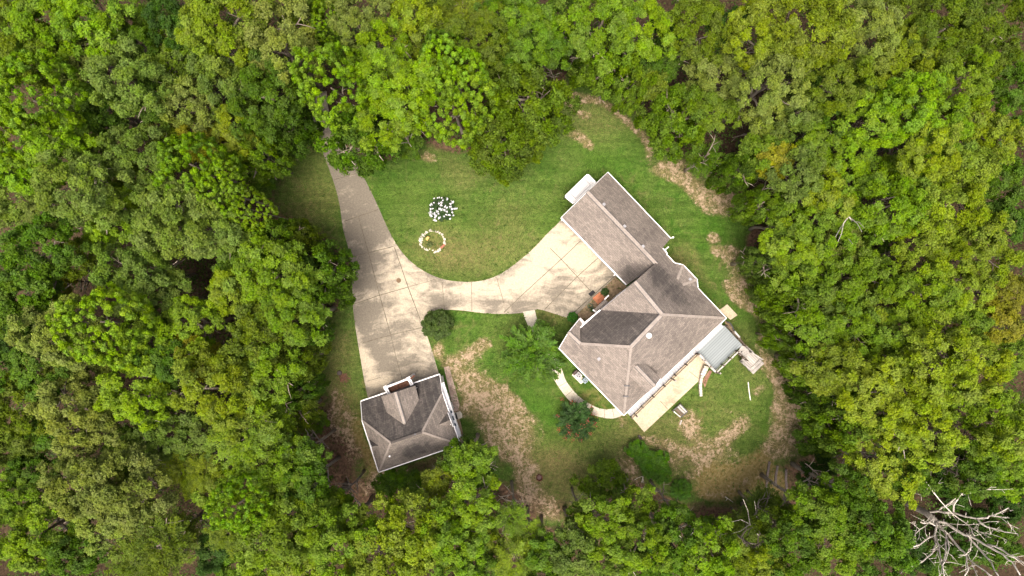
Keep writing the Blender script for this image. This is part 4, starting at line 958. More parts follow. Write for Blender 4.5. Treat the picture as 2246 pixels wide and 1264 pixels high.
def feathery(name, seed, nb=70, nn=150, leaf=0.05, zmin=-0.1, flat=0.6, droop=0.25, spread=0.10, inner=0.3, wid=0.22):
    rg = np.random.default_rng(seed)
    L, D, lr = lobes_on(rg, nb, zmin, (0.02, 0.05), 1.0, 0.10)
    D = unit(D * np.array([1, 1, flat]) + rg.normal(size=D.shape) * 0.06); ln = rg.uniform(0.72, 1.08, nb) * np.where(D[:, 2] > 0.6, flat, 1.0)
    i = np.repeat(np.arange(nb), nn); k = len(i); s = rg.uniform(inner, 1, k) ** 0.8
    side = unit(np.cross(D, np.array([0, 0, 1.0])) + 1e-6)
    w = rg.normal(size=k) * spread * (1.15 - s) * 1.6 + rg.normal(size=k) * 0.018
    p = D[i] * (ln[i] * s)[:, None] * np.array([1, 1, 1]) + side[i] * w[:, None] + np.array([0, 0, 1.0]) * (0.18 * s - droop * s * s)[:, None] + rg.normal(size=(k, 3)) * 0.018
    ax = unit(D[i] * 1.0 + side[i] * (np.sign(w) * 0.8)[:, None] + np.array([0, 0, -0.35]) + rg.normal(size=(k, 3)) * 0.3)
    n = unit(np.array([0, 0, 1.0]) + rg.normal(size=(k, 3)) * 0.45); b = unit(np.cross(n, ax)); q = leaf * rg.uniform(0.6, 1.3, k)[:, None]
    t = rg.uniform(size=(nb, 3))[i] * .5 + rg.uniform(size=(k, 3)) * .5
    return quads_mesh(name, p, ax * q * 0.75, b * q * wid, t)
def trunk_mesh(name, seed, limbs=9, twigs=3, h=1.0, r0=0.017, lo=0.35, reach=0.16):
    rg = random.Random(seed); m = MB(); x = y = 0.0; pts = []; 
    for i in range(9):
        pts.append((x, y, h * 0.86 * i / 8)); x += rg.gauss(0, 0.006); y += rg.gauss(0, 0.006)
    m.tube(pts, [r0 * (1.35 if i == 0 else 1.0 - 0.085 * i) for i in range(9)], 7)
    for j in range(limbs):
        k = min(7, int(8 * (lo + (0.8 - lo) * j / limbs)) + 1); b = Vector(pts[k]); a = j * 2.4 + rg.uniform(-.4, .4); L = reach * rg.uniform(0.75, 1.15); u = rg.uniform(0.45, 0.95)
        d = Vector((math.cos(a), math.sin(a), u)); q = [b]
        for s in range(4): q.append(q[-1] + d.normalized() * L / 3.2); d = d + Vector((rg.gauss(0, .3), rg.gauss(0, .3), rg.uniform(-.1, .35)))
        m.tube(q, [r0 * 0.5, r0 * 0.40, r0 * 0.30, r0 * 0.2, r0 * 0.08], 5)
        for s in range(twigs):
            b2 = q[2 + s % 2]; d2 = Vector((rg.gauss(0, 1), rg.gauss(0, 1), rg.uniform(.0, .9))).normalized() * L * 0.5
            m.tube([b2, b2 + d2 * .55 + Vector((0, 0, .01)), b2 + d2], [r0 * .2, r0 * .13, r0 * .05], 4)
    me = bpy.data.meshes.new(name); me.from_pydata(m.v, [], m.f); me.update(); me.polygons.foreach_set('use_smooth', [True] * len(me.polygons)); return me

PROTO = {'o0': [broadleaf('crown', 10 + i, 24, 24, 17, 0.082, (0.20, 0.36), cr=0.078, up=0.8, zmin=-0.15) for i in range(3)],
         'e': [broadleaf('crown', 25 + i, 60, 24, 19, 0.057, (0.14, 0.26), irr=0.12, cr=0.056, up=0.7, zmin=-0.75) for i in range(3)],
         'o1': [broadleaf('crown', 20 + i, 36, 27, 20, 0.060, (0.14, 0.29), irr=0.15, cr=0.058, up=0.8, zmin=-0.15) for i in range(5)],
         'o2': [broadleaf('crown', 30 + i, 64, 26, 21, 0.045, (0.10, 0.22), irr=0.16, cr=0.042, up=0.8, zmin=-0.1) for i in range(4)],
         'p': [puffpine('crown', 40 + i) for i in range(4)],
         'f': [feathery('crown', 50 + i) for i in range(4)],
         's': [feathery('crown', 60 + i, 80, 150, 0.055, spread=0.12, inner=0.12) for i in range(2)]}
for k in PROTO:
    for me in PROTO[k]: me.materials.append(M['needle'] if k == 'p' else M['leaf'])
TRUNK = [trunk_mesh('trunk', 70 + i) for i in range(4)]
BARE = [trunk_mesh('trunk', 80 + i, 14, 5, 1.0, 0.008, 0.3, 0.22) for i in range(2)]
PTRUNK = trunk_mesh('trunk', 77, 3, 1, 1.0, 0.013, 0.5, 0.06); PTRUNK.materials.append(M['bark'])
for me in TRUNK: me.materials.append(M['bark'])
for me in BARE: me.materials.append(M['pale_bark'])
COL = {'L': (0.126, 0.212, 0.004), 'Y': (0.148, 0.202, 0.008), 'A': (0.168, 0.174, 0.008), 'G': (0.064, 0.122, 0.005), 'D': (0.034, 0.076, 0.006), 'B': (0.106, 0.160, 0.020),
       'K': (0.134, 0.172, 0.026), 'O': (0.086, 0.126, 0.005), 'V': (0.112, 0.182, 0.007), 'E': (0.086, 0.152, 0.006)}
CNAME = {'L': 'lime green', 'Y': 'yellow-green', 'A': 'amber-yellow', 'G': 'mid green', 'D': 'dark green', 'B': 'pale grey-green', 'K': 'khaki-green', 'O': 'olive', 'V': 'fresh green', 'E': 'vivid green'}
KNAME = {'o': 'leafy', 'p': 'tufted pine', 'f': 'feathery', 's': 'sparse'}
# apparent crown centre x, y and radius in photo pixels, kind, colour
FOREST = """
18 60 58 oO;28 140 55 oO;78 108 45 oO;60 40 62 oL;112 82 52 oL;140 18 48 oL;178 35 48 oL;225 25 55 oL;258 62 45 oO;322 42 34 oL;345 8 45 oD;398 18 45 oD;222 86 32 oY;170 130 48 oK;288 102 45 oG;
288 168 78 oB;250 205 45 oB;373 120 42 oL;382 160 36 oL;412 62 50 oB;52 190 60 pL;95 175 42 pL;62 240 52 pL;165 205 55 oB;218 245 52 oG;330 225 45 oG;405 228 55 oK;40 305 62 pL;105 330 62 oL;28 372 48 oL;152 300 45 oL;212 305 42 oV;
285 338 70 oB;372 322 45 oO;345 275 30 oK;172 400 80 oB;118 440 50 oB;278 388 42 oY;236 455 62 oL;215 520 36 oL;30 430 55 oB;80 480 40 oK;
478 42 72 oY;445 78 46 oY;535 28 42 oY;600 62 62 oK;648 88 45 oK;575 108 45 oK;628 132 40 oK;660 14 45 oO;505 145 60 oB;452 150 50 oB;560 172 55 oB;610 200 60 oG;540 225 55 oG;632 252 50 oG;620 295 40 oG;575 262 45 oG;480 185 40 oB;
714 38 34 pL;725 82 34 oG;722 150 62 pL;702 205 36 pL;745 222 42 pL;772 62 44 oK;745 20 34 oK;822 22 40 oK;760 128 40 oO;
438 305 44 oA;478 275 38 oY;520 312 50 oY;565 340 50 oV;590 378 36 oG;428 372 58 pL;478 412 48 pL;398 345 36 pL;540 455 46 pL;560 415 42 oG;
764 300 46 oG;794 328 46 oG;738 285 26 oG;
400 478 95 oB;335 470 60 oB;455 525 60 oB;490 480 44 oB;350 525 52 oB;
48 545 66 oG;98 580 55 oG;150 568 42 oO;122 622 34 oA;62 645 55 oG;28 695 58 oG;22 745 48 oD;90 690 40 oG;268 612 62 oB;322 588 52 oB;345 645 50 oB;305 672 46 oB;
205 702 72 pL;250 752 46 pL;112 702 50 oK;128 762 60 oK;100 738 36 oK;185 792 50 oK;318 745 55 oV;350 790 48 oG;412 700 60 oL;380 735 40 oL;422 785 50 oA;40 792 50 oG;70 830 46 oG;
600 535 64 oV;655 528 62 oO;705 565 58 oG;738 590 44 oG;560 602 55 oV;622 612 70 oV;692 645 62 oG;640 688 66 oV;565 690 60 oO;505 640 48 oY;605 738 55 oO;672 735 46 oG;545 748 42 oO;500 570 34 oG;
568 792 54 oV;642 795 52 oO;25 865 58 oO;42 925 52 oO;30 985 46 oO;100 950 38 oG;158 905 66 oK;138 875 46 oK;215 905 48 oK;168 955 50 oK;
272 868 60 oL;302 905 38 oL;332 828 42 oL;342 918 52 oB;352 980 50 oB;272 1012 42 oV;262 968 34 oG;432 960 50 oB;172 1072 76 oK;235 1045 55 oK;222 1135 62 oK;265 1095 55 oK;305 1078 52 oK;190 1172 50 oK;
60 1030 44 oG;28 1098 46 oL;88 1158 58 oL;30 1182 50 oL;60 1225 46 oL;118 1215 44 oG;335 1205 88 fO;285 1245 54 fO;395 1172 48 fO;392 1040 50 fY;170 1245 50 oG;
438 842 60 oY;502 882 60 oY;482 822 46 oY;555 835 54 oV;612 842 48 oV;662 855 44 oG;530 962 78 fV;592 930 54 fV;642 912 48 fO;690 925 38 oE;660 1002 48 oG;620 1035 62 oV;560 1010 50 oV;682 1052 36 oG;
440 1042 44 fY;480 1072 48 oL;520 1112 54 pL;602 1112 64 oV;662 1082 52 oG;570 1192 60 oV;642 1182 62 oV;702 1152 62 oV;742 1102 52 oV;722 1222 62 oV;642 1242 54 oY;772 1182 48 oV;802 1222 52 oY;500 1172 52 fO;522 1242 48 oE;470 1215 44 oD;
850 1062 30 oG;902 1062 34 oG;942 1030 44 oY;962 1082 54 oY;1032 1022 48 oV;1058 1045 38 oG;1000 1002 36 oG;882 1142 58 oY;942 1152 52 oY;1012 1120 56 oV;1060 1112 42 oV;862 1202 58 oY;922 1222 58 oY;1012 1182 54 oV;1058 1182 42 oY;982 1232 54 oV;1036 1242 48 oG;840 1250 46 oY;
1122 1142 42 fE;1162 1192 62 fV;1130 1242 54 fY;1200 1235 46 oE;1316 1052 38 oV;1338 1072 38 oV;1290 1112 50 oV;1250 1152 46 oV;1332 1142 54 oV;1392 1112 44 oV;1262 1212 60 oB;1332 1192 50 oV;1410 1172 50 oV;1402 1232 54 oV;1350 1242 48 oB;
1472 1112 54 oG;1492 1152 48 oG;1450 1205 48 oG;1555 1165 30 oE;1552 1212 56 oL;1572 1245 44 oL;1500 1215 48 oG;
1640 1150 64 sB;1680 1112 46 sB;1655 1215 58 sB;1605 1175 44 sO;1600 1235 48 oO;1700 1150 40 oO;
1792 872 48 oG;1848 882 58 oV;1842 932 48 oV;1932 882 64 oY;1992 872 54 oY;1815 985 52 oE;1792 962 38 oG;1990 952 50 oY;2032 928 44 oY;1900 945 44 oV;1932 1012 50 oY;1952 1062 50 oY;1852 1082 50 oG;1872 1112 40 oG;1795 1040 36 oD;
1792 1132 54 oV;1832 1182 54 oV;1862 1222 50 oV;1920 1150 60 oG;1952 1182 50 oG;1720 1175 50 oG;1682 1242 44 oY;1752 1235 52 oG;1992 1040 50 oG;1920 1230 52 oG;2000 1210 44 oD;
2202 912 50 oL;2232 962 54 oY;2222 1042 50 oL;2152 822 50 oY;2082 842 50 oY;2072 932 56 oY;2132 882 46 oV;2102 1062 52 oD;2152 1052 48 oG;2172 985 44 oV;2210 1110 46 oD;2040 870 40 oV;2120 1180 50 oD;2190 1200 50 oG;2060 1230 46 oG;2120 1010 40 oG;
1672 572 56 oB;1722 560 48 oV;1742 622 54 oV;1702 645 48 oB;1752 672 48 oV;1702 722 44 oV;1722 757 48 oV;1802 662 44 oB;1792 732 48 oV;1850 705 46 oV;1862 622 46 oV;1902 592 52 oV;1932 662 58 oY;1832 812 60 oY;1782 802 48 oV;1900 722 44 oV;1962 752 48 oV;1900 785 50 oY;1962 832 54 oY;1880 850 44 oY;
1962 472 56 oL;2092 492 60 oY;2142 525 46 oY;2012 542 56 oY;2062 562 50 oY;1930 535 40 oV;2022 652 64 oV;2082 652 54 oY;2182 562 54 oY;2202 482 48 oG;2222 642 46 oA;2182 712 54 oA;2002 722 54 oV;2072 762 54 oY;2142 640 46 oY;2152 772 54 oY;2212 782 50 oV;2030 800 46 oY;2120 715 44 oV;
1932 50 64 oK;1882 82 46 oK;1972 112 50 oY;2062 50 56 oO;2112 62 54 oO;2202 42 54 oO;2182 122 50 oO;2062 120 48 oY;1862 162 50 oO;2002 192 50 oL;2122 172 64 oL;1932 262 70 oL;2002 252 56 oL;2072 272 64 oL;2142 262 54 oY;2192 312 50 oY;2052 332 64 oY;2132 372 58 oY;1872 362 50 oL;1920 388 44 oV;1942 432 58 oL;2002 392 58 oL;2042 432 48 oY;2112 442 50 oY;2222 172 48 oG;2232 242 44 oG;2200 400 50 oG;1930 185 44 oO;2010 130 40 oY;1995 15 46 oO;2150 10 44 oO;1890 215 38 oG;
1540 32 60 oO;1522 92 48 oO;1652 20 46 oY;1762 20 54 oY;1822 32 48 oY;1672 80 60 oY;1742 90 48 oY;1792 92 40 oY;1602 60 40 oD;1722 172 64 oK;1582 160 54 oK;1652 190 50 oK;1762 240 50 oB;1702 262 48 oK;1572 242 46 oV;1492 230 66 oV;1462 265 48 oV;1505 300 48 oV;1552 342 50 fE;1782 150 46 oG;1822 205 46 oO;1672 340 50 oV;1712 350 38 oA;1752 382 54 oB;1652 422 54 oV;1802 322 48 oV;1850 375 44 oL;1702 432 48 oV;1822 432 48 oY;1625 372 44 oG;1830 265 36 oG;
1662 482 52 oV;1732 482 48 oV;1792 502 48 oV;1852 480 50 oV;1842 545 48 oK;1780 560 46 oV;
1162 52 70 oE;1132 95 54 oG;1205 100 46 oG;1292 62 54 oV;1312 112 54 oV;1352 30 54 oV;1412 42 58 oL;1400 100 36 oL;1300 18 46 oV;1268 108 46 oE;1352 142 54 oV;1390 185 40 oV;1452 125 46 oG;1462 62 36 oD;1290 165 44 oG;1342 190 42 oE;1232 35 46 oG;1430 180 36 oY;
1130 205 54 oO;1102 262 54 oO;1152 252 48 oO;1102 318 46 oO;1155 305 38 oY;1182 195 44 oO;1112 152 46 oO;1065 350 38 oO;1192 265 34 oO;
850 92 54 oL;872 172 64 oL;822 132 46 oL;902 212 58 oL;850 235 50 oL;880 272 42 oL;832 242 38 oL;992 152 62 pL;1012 212 56 pL;962 200 54 pL;1002 262 46 pL;972 112 44 pG;862 305 46 oE;902 335 42 oE;938 300 40 oE;812 262 40 oG;900 318 34 oG;
962 30 58 fO;1015 28 52 fY;1062 72 48 oO;882 40 44 oY;922 12 44 oY;1050 110 42 oO;925 85 40 oO;1090 20 44 oG;
"""
UNDER = {'1402 988', '1442 1022', '1420 1008', '1555 1165', '850 1062', '902 1062', '1792 962', '1815 985', '1795 1040', '718 272', '560 415', '590 378', '690 925', '682 1052', '1316 1052', '1338 1072', '862 305', '902 335', '938 300', '900 318', '2120 1180', '2190 1200', '2060 1230', '2120 1010', '1290 165', '1342 190', '1268 108', '2210 1110', '2102 1062', '2000 1210', '1930 535'}
entries = []
for e in FOREST.replace('\n', '').split(';'):
    e = e.split()
    if len(e) == 4: entries.append((int(e[0]), int(e[1]), int(e[2]), e[3][0], e[3][1], (e[0] + ' ' + e[1]) in UNDER))
# neighbouring lobes of the same colour are one crown
while len(entries) > 292:
    best = None
    for i in range(len(entries)):
        for j in range(i):
            p, q = entries[i], entries[j]
            if p[3:] == q[3:] and p[3] in 'op':
                s = math.hypot(p[0] - q[0], p[1] - q[1]) / (p[2] + q[2]) * (0.7 + 0.3 * (p[2] ** 2 + q[2] ** 2) ** .5 / 75)
                if (p[2] ** 2 + q[2] ** 2) ** .5 < 96 and (best is None or s < best[0]): best = (s, i, j)
    _, i, j = best; p, q = entries[i], entries[j]; w = p[2] ** 2 / (p[2] ** 2 + q[2] ** 2)
    entries[j] = (round(p[0] * w + q[0] * (1 - w)), round(p[1] * w + q[1] * (1 - w)), round((p[2] ** 2 + q[2] ** 2) ** .5 * 0.98), *p[3:]); del entries[i]
# no crown reaches farther over the lawn than it does in the photo
YA = np.array(YARD, float)
for i, p in enumerate(entries):
    d = float(sdf(np.array([float(p[0])]), np.array([float(p[1])]), YA)[0])
    if d < -6 and not (690 < p[0] < 840 and 240 < p[1] < 360) and not (1040 < p[0] < 1215 and p[1] < 360): entries[i] = (p[0], p[1], min(p[2], max(26, round(-d * 0.92 + 5))), *p[3:])
# --- every tree says which one it is
def zone(x, y):
    if y < 330:
        if x < 210: return 'in the top left corner'
        if x < 430: return 'in the upper left wood'
        if x < 690: return 'left of the driveway mouth'
        if x < 830: return 'at the driveway mouth'
        if x < 1085: return 'above the white flowering shrub'
        if x < 1230: return 'left of the lawn tip'
        if x < 1480: return 'right of the lawn tip'
        if x < 1660: return 'above the garage wing'
        if x < 1850: return 'in the upper right wood'
        if x < 2060: return 'between upper right and corner'
        return 'in the top right corner'
    if y < 660:
        if x < 220: return 'by the left edge of the photo'
        if x < 490: return 'in the left middle wood'
        if x < 800: return 'beside the upper driveway'
        if x < 1300: return 'below the pines'
        if x < 1760: return 'facing the garage wing'
        if x < 2000: return 'in the right middle wood'
        return 'by the right edge of the photo'
    if y < 950:
        if x < 220: return 'by the lower left edge'
        if x < 460: return 'far left of the detached garage'
        if x < 720: return 'just left of the detached garage'
        if x < 1810: return 'facing the deck'
        if x < 2010: return 'well right of the deck'
        return 'above the dead tree'
    if x < 220: return 'in the bottom left corner'
    if x < 460: return 'in the lower left wood'
    if x < 720: return 'lower left of the detached garage'
    if x < 1085: return 'below the detached garage'
    if x < 1240: return 'below the fire ring'
    if x < 1520: return 'below the red flowering shrub'
    if x < 1740: return 'below the timbers'
    if x < 1960: return 'left of the dead tree'
    return 'around the dead tree'
lab = []
for i, (x, y, r, k, c, u) in enumerate(entries):
    size = 'big' if r >= 60 else 'small' if r < 44 else 'medium'
    lab.append(f"{size} {CNAME[c]} {KNAME[k]} {'tree' if k != 'p' else ''}".strip() + ' ' + zone(x, y))
same = {}
for i, l in enumerate(lab): same.setdefault(l, []).append(i)
for l, ii in same.items():
    if len(ii) == 1: continue
    xs_, ys_ = [entries[i][0] for i in ii], [entries[i][1] for i in ii]
    if max(xs_) - min(xs_) >= max(ys_) - min(ys_): ii = sorted(ii, key=lambda i: entries[i][0]); ends = ('leftmost', 'rightmost', 'from the left')
    else: ii = sorted(ii, key=lambda i: entries[i][1]); ends = ('uppermost', 'lowest', 'from the top')
    for n, i in enumerate(ii):
        lab[i] = l + ', ' + (ends[0] if n == 0 else ends[1] if n == len(ii) - 1 else ordw[n] + ' ' + ends[2])
trg = random.Random(5)
def put(parent, name, me, loc, scale, rz, color=None):
    o = bpy.data.objects.new(name, me); col.objects.link(o); o.parent = parent
    o.location = loc; o.scale = scale; o.rotation_euler.z = rz
    if color: o.color = (*color, 1)
    return o
def tree(px, py, r, kind, color, label, h=None, name=None, group='trees of the wood round the clearing', vs=None, cat='tree', zc=None, edge=False):
    h = h or (8.0 + r * 0.10 + trg.uniform(-1.2, 2.2)) + (2.5 if kind == 'p' else 0)
    if kind == 's': h = 5.5 + r * 0.03
    if edge: h = min(h, 12.0 + r * 0.05)
    zc = zc or h * 0.70
    Rw = r / 20 * (CH - zc) / CH * (1.10 if r < 70 else 1.02)
    vs = vs or {'o': 1.15, 'p': 1.35, 'f': 0.9, 's': 1.2}[kind]
    Rz = min(Rw * vs * trg.uniform(0.9, 1.2), zc * 0.9); zc2 = h - Rz * 0.9
    if edge: Rz = h * 0.46; zc2 = h * 0.55
    p = P(px, py, zc2 + Rz * 0.35); b = Vector((p.x, p.y, 0))
    root = empty(name or {'o': 'broadleaf_tree', 'p': 'pine_tree', 'f': 'feathery_tree', 's': 'sparse_tree'}[kind], b, label, cat, group)
    pk = kind if kind != 'o' else ('o0' if r < 40 else 'o1' if r < 62 else 'o2')
    if edge and kind == 'o': pk = 'e'
    lum = trg.uniform(0.86, 1.16); c = tuple(max(0.004, q * lum * trg.uniform(0.96, 1.04)) for q in color)
    rz = trg.uniform(0, 6.28)
    put(root, 'crown', trg.choice(PROTO[pk]), (0, 0, zc2), (Rw, Rw * trg.uniform(.9, 1.1), Rz), rz, c)
    hh = h * (0.97 if kind != 's' else 0.9)
    wide = max(0.75, min(1.6, Rw / (0.2 * h)))
    put(root, 'trunk', PTRUNK if kind in 'ps' else trg.choice(TRUNK), (0, 0, -0.1), (hh * wide, hh * wide, hh), trg.uniform(0, 6.28))
    return root
for (x, y, r, k, c, u), l in zip(entries, lab):
    ed = float(sdf(np.array([float(x)]), np.array([float(y)]), YA)[0]) > -(r + 16) and k in 'of' and not u and y < 960
    tree(x, y, r, k, tuple(q * (1.12 if k == 'p' else 1) for q in COL[c]), l, edge=ed, h=(2.2 + r * 0.06 + trg.uniform(0, 1)) if u else None)
# --- single plants in the yard
def bush(name, px, py, rpx, h, me, color, label, cat='bush', flowers=None, stem=True, group=None):
    zc = h * 0.5; Rw = rpx / 20 * (CH - zc) / CH; p = P(px, py, zc); root = empty(name, (p.x, p.y, 0), label, cat, group)
    put(root, 'foliage', me, (0, 0, zc), (Rw, Rw, h * 0.55), 0.3, color)
    if stem:
        m = MB(); rg = random.Random(int(px))
        for i in range(5):
            a = i * 1.26; m.tube([(0.05 * math.cos(a), 0.05 * math.sin(a), 0), (Rw * .25 * math.cos(a), Rw * .25 * math.sin(a), h * .45), (Rw * .5 * math.cos(a), Rw * .5 * math.sin(a), h * .75)], [.05, .035, .015], 5)
        me2 = bpy.data.meshes.new('stems'); me2.from_pydata(m.v, [], m.f); me2.materials.append(M['bark']); put(root, 'stems', me2, (0, 0, 0), (1, 1, 1), 0)
    return root, Rw, zc
denseb = broadleaf('foliage', 91, 60, 26, 10, 0.10, (0.14, 0.24), 0.9, 0.05, -0.3, cr=0.06); denseb.materials.append(M['leaf'])
sprig = feathery('foliage', 92, 105, 170, 0.075, zmin=-0.05, flat=0.75, droop=0.26, spread=0.055, inner=0.10, wid=0.22); sprig.materials.append(M['leaf'])
sprig2 = feathery('foliage', 93, 95, 150, 0.09, zmin=-0.05, flat=0.8, droop=0.22, spread=0.06, inner=0.1, wid=0.2); sprig2.materials.append(M['leaf'])
bush('round_bush', 960, 711, 34, 2.4, denseb, (0.052, 0.085, 0.016), 'round dark green bush at the inside corner of the driveway')
bush('round_bush', 1256, 696, 12, 1.1, denseb, (0.045, 0.155, 0.012), 'small bright green round bush at the house corner beside the driveway')
bush('willowy_tree', 1168, 775, 74, 5.5, sprig, (0.066, 0.132, 0.010), 'broad airy green tree with drooping sprays over the walkway beside the house', 'tree')
bush('hosta', 1327, 640, 9, 0.5, denseb, (0.05, 0.09, 0.02), 'low green plant in the planting bed right of the brick stoop', 'plant', stem=False)
bush('hosta', 1300, 680, 5, 0.4, denseb, (0.06, 0.13, 0.03), 'tiny green plant in the planting bed beside the coiled hose', 'plant', stem=False)
bush('ring_plant', 943, 536, 6, 0.4, denseb, (0.10, 0.13, 0.04), 'small pale green plant inside the stone ring below the ochre block', 'plant', stem=False)
bush('ground_bush', 1494, 1073, 24, 0.8, denseb, (0.062, 0.150, 0.007), 'low vivid green bush at the wood edge below the patio', stem=False)
for (x, y, r_), l in zip([(1392, 984, 22), (1412, 1002, 25), (1440, 1012, 27), (1448, 1038, 24), (1424, 1030, 20)], ['uppermost', 'second from the top', 'third from the top', 'lowest', 'innermost left']):
    bush('leafy_shrub', x, y, r_, 1.7, PROTO['o0'][int(x) % 3], (0.072, 0.165, 0.007), 'vivid green leafy shrub in the clump below the patio, ' + l, 'shrub', group='vivid green shrubs below the patio', stem=False)
# crape myrtle with red flower heads
root, Rw, zc = bush('flowering_shrub', 1264, 921, 46, 3.4, sprig2, (0.034, 0.074, 0.016), 'dark green shrub with red flower heads beside the curved walkway', 'shrub')
rg = np.random.default_rng(4)
fl_px = [(1300,908),(1278,935),(1245,934),(1222,912),(1225,942),(1256,880),(1250,950),(1265,955),(1296,952),(1256,965),(1274,966),(1298,893),(1232,875),(1306,930),(1240,962),(1290,925)]
cs = np.array([tuple(P(x, y, 2.9) - Vector((root.location.x, root.location.y, 0))) for x, y in fl_px])
sz = np.array([1.3, 1.4, 1.2, .8, .8, .9, 1, .9, .6, .8, .8, .9, .7, .8, .7, .8])
i = np.repeat(np.arange(len(cs)), 24); k = len(i); p = cs[i] + rg.normal(size=(k, 3)) * (0.15 * sz[i])[:, None]; n = unit(np.array([0, 0, .8]) + rg.normal(size=(k, 3)) * .7); a, b = frame(n, rg)
mf = quads_mesh('flower_heads', p, a * 0.055, b * 0.045, rg.uniform(size=(k, 3))); mf.materials.append(M['leaf'])
put(root, 'flower_heads', mf, (0, 0, 0), (1, 1, 1), 0, (0.25, 0.05, 0.045))
# white flowering shrub on the lawn
root, Rw, zc = bush('flowering_shrub', 969, 458, 26, 0.9, denseb, (0.030, 0.062, 0.016), 'shrub with white flower heads on the lawn above the stone ring', 'shrub')
FW = [(685,320,22),(660,380,20),(625,425,30),(690,400,26),(760,340,20),(750,400,30),(790,360,16),(510,440,34),(520,500,28),(575,470,32),(600,500,22),(575,575,22),(600,590,16),(500,490,18),(695,275,18),(650,290,20),(800,210,16),(890,265,30),(855,295,16),(525,305,20),(505,385,16),(660,185,10),(630,190,9),(570,200,10),
      (850,345,18),(880,385,26),(930,380,16),(965,378,10),(830,490,22),(885,445,14),(740,510,16),(780,485,14),(655,545,18),(670,530,14),(845,555,12),(905,495,12),(645,465,14),(720,235,10),(790,430,14),(505,320,12),(545,380,10),(585,530,14),(565,280,10),(700,195,8)]
cs = np.array([tuple(P(*ST(x, y), 0.72 + 0.32 * max(0, 1 - ((x - 715) / 260) ** 2 - ((y - 385) / 220) ** 2)) - Vector((root.location.x, root.location.y, 0))) for x, y, r in FW]); sz = np.array([r / 7.9 / 20 for *_, r in FW])
i = np.repeat(np.arange(len(cs)), 26); k = len(i); p = cs[i] + rg.normal(size=(k, 3)) * (0.42 * sz[i])[:, None] * np.array([1, 1, .8]); n = unit(np.array([0, 0, .9]) + rg.normal(size=(k, 3)) * .5); a, b = frame(n, rg)
mf = quads_mesh('flower_heads', p, a * 0.05, b * 0.045, np.full((k, 3), 0.5)); mf.materials.append(plain('white_petals', (0.60, 0.60, 0.63), .15))
put(root, 'flower_heads', mf, (0, 0, 0), (1, 1, 1), 0)

# --- the dead tree
dead = empty('dead_tree', P(1972, 1093), 'tall bare bleached dead tree leaning out at the bottom right corner', 'tree')
DP = lambda x, y, z: P(1980 + x / 5.906, 1050 + y / 5.906, z)
TR = [P(1972, 1093, -0.1), P(2002, 1110, 2.5), DP(300, 440, 4.6), DP(430, 560, 6.6)]
MB().tube(TR, [0.42, 0.36, 0.33, 0.28], 9).build('trunk', plain('grey_dead_bark', (0.26, 0.235, 0.20), .35, 7.0), dead, True)
J1, J2 = (440, 610), (590, 435)
BR = [([(300,440,4.6),(470,420,6.2),(600,440,7.5),(800,490,9),(960,520,10.5),(1100,510,11.5),(1150,485,12),(1370,380,14)], .15, .05), ([(1150,485,12),(1250,490,12.8),(1350,510,13.5)], .08, .03), ([(960,520,10.5),(1100,630,11.5),(1320,690,13),(1490,715,14.5)], .11, .04),
      ([(470,420,6.2),(560,350,7.2),(700,240,9),(830,160,10.5),(1000,155,11.5),(1140,140,12.5)], .12, .05), ([(280,10,9.5),(400,180,9),(560,370,8.6),(640,450,8.4),(820,580,9.5),(890,650,10),(930,740,10.8)], .06, .05), ([(655,440,7.8),(660,360,9),(680,310,10),(715,265,11)], .10, .07),
      ([(430,560,6.6),(570,580,7.5),(800,730,9.5),(980,800,11),(1130,890,12.5),(1300,980,13.8),(1420,1080,14.8),(1520,1250,16)], .17, .06), ([(1100,855,12.2),(1300,930,13.5),(1450,1020,14.8),(1590,1110,16)], .11, .05), ([(850,755,10),(1000,920,11.5),(1150,1090,13.5),(1260,1290,15.5)], .11, .05),
      ([(430,560,6.6),(540,690,8),(640,790,9),(750,920,10.5),(830,1020,11.5),(850,1180,13),(800,1260,13.5)], .14, .05), ([(830,1020,11.5),(950,1120,13),(1060,1190,14),(1180,1290,15)], .08, .04), ([(430,560,6.6),(440,610,7.2),(410,740,8.2),(430,850,9.2),(380,970,10.5),(260,1070,12),(100,1150,13.5)], .14, .05),
      ([(410,740,8.2),(290,800,9.5),(140,885,11)], .09, .06), ([(430,740,8.2),(470,900,10),(500,1080,12),(545,1290,14)], .10, .05), ([(540,690,8),(565,760,9),(560,950,10.5),(520,1120,12.5),(460,1290,14)], .12, .05), ([(575,760,9),(600,900,10.3),(560,1040,11.8),(510,1130,12.6)], .08, .05), ([(440,610,7.2),(390,590,7.6),(300,580,8.4),(230,565,9)], .08, .05),
      ([(330,580,8.2),(220,660,9.3),(140,790,10.4),(100,880,11)], .05, .02), ([(220,660,9.3),(150,600,9.8),(60,560,10.4)], .03, .015), ([(640,590,8.2),(850,600,10),(980,590,11),(1250,555,13)], .05, .02), ([(850,610,10),(1000,690,11.5),(1150,720,12.5),(1350,800,14)], .05, .02), ([(800,1000,11.6),(870,940,12),(910,880,12.4)], .05, .02), ([(810,1000,11.5),(720,990,12)], .04, .02),
      ([(460,900,10),(430,1030,11),(340,1040,11.6),(420,1130,12.4)], .03, .015), ([(900,1100,12.7),(930,1180,13.4),(980,1290,14.4)], .06, .03)]
rg2 = random.Random(11)
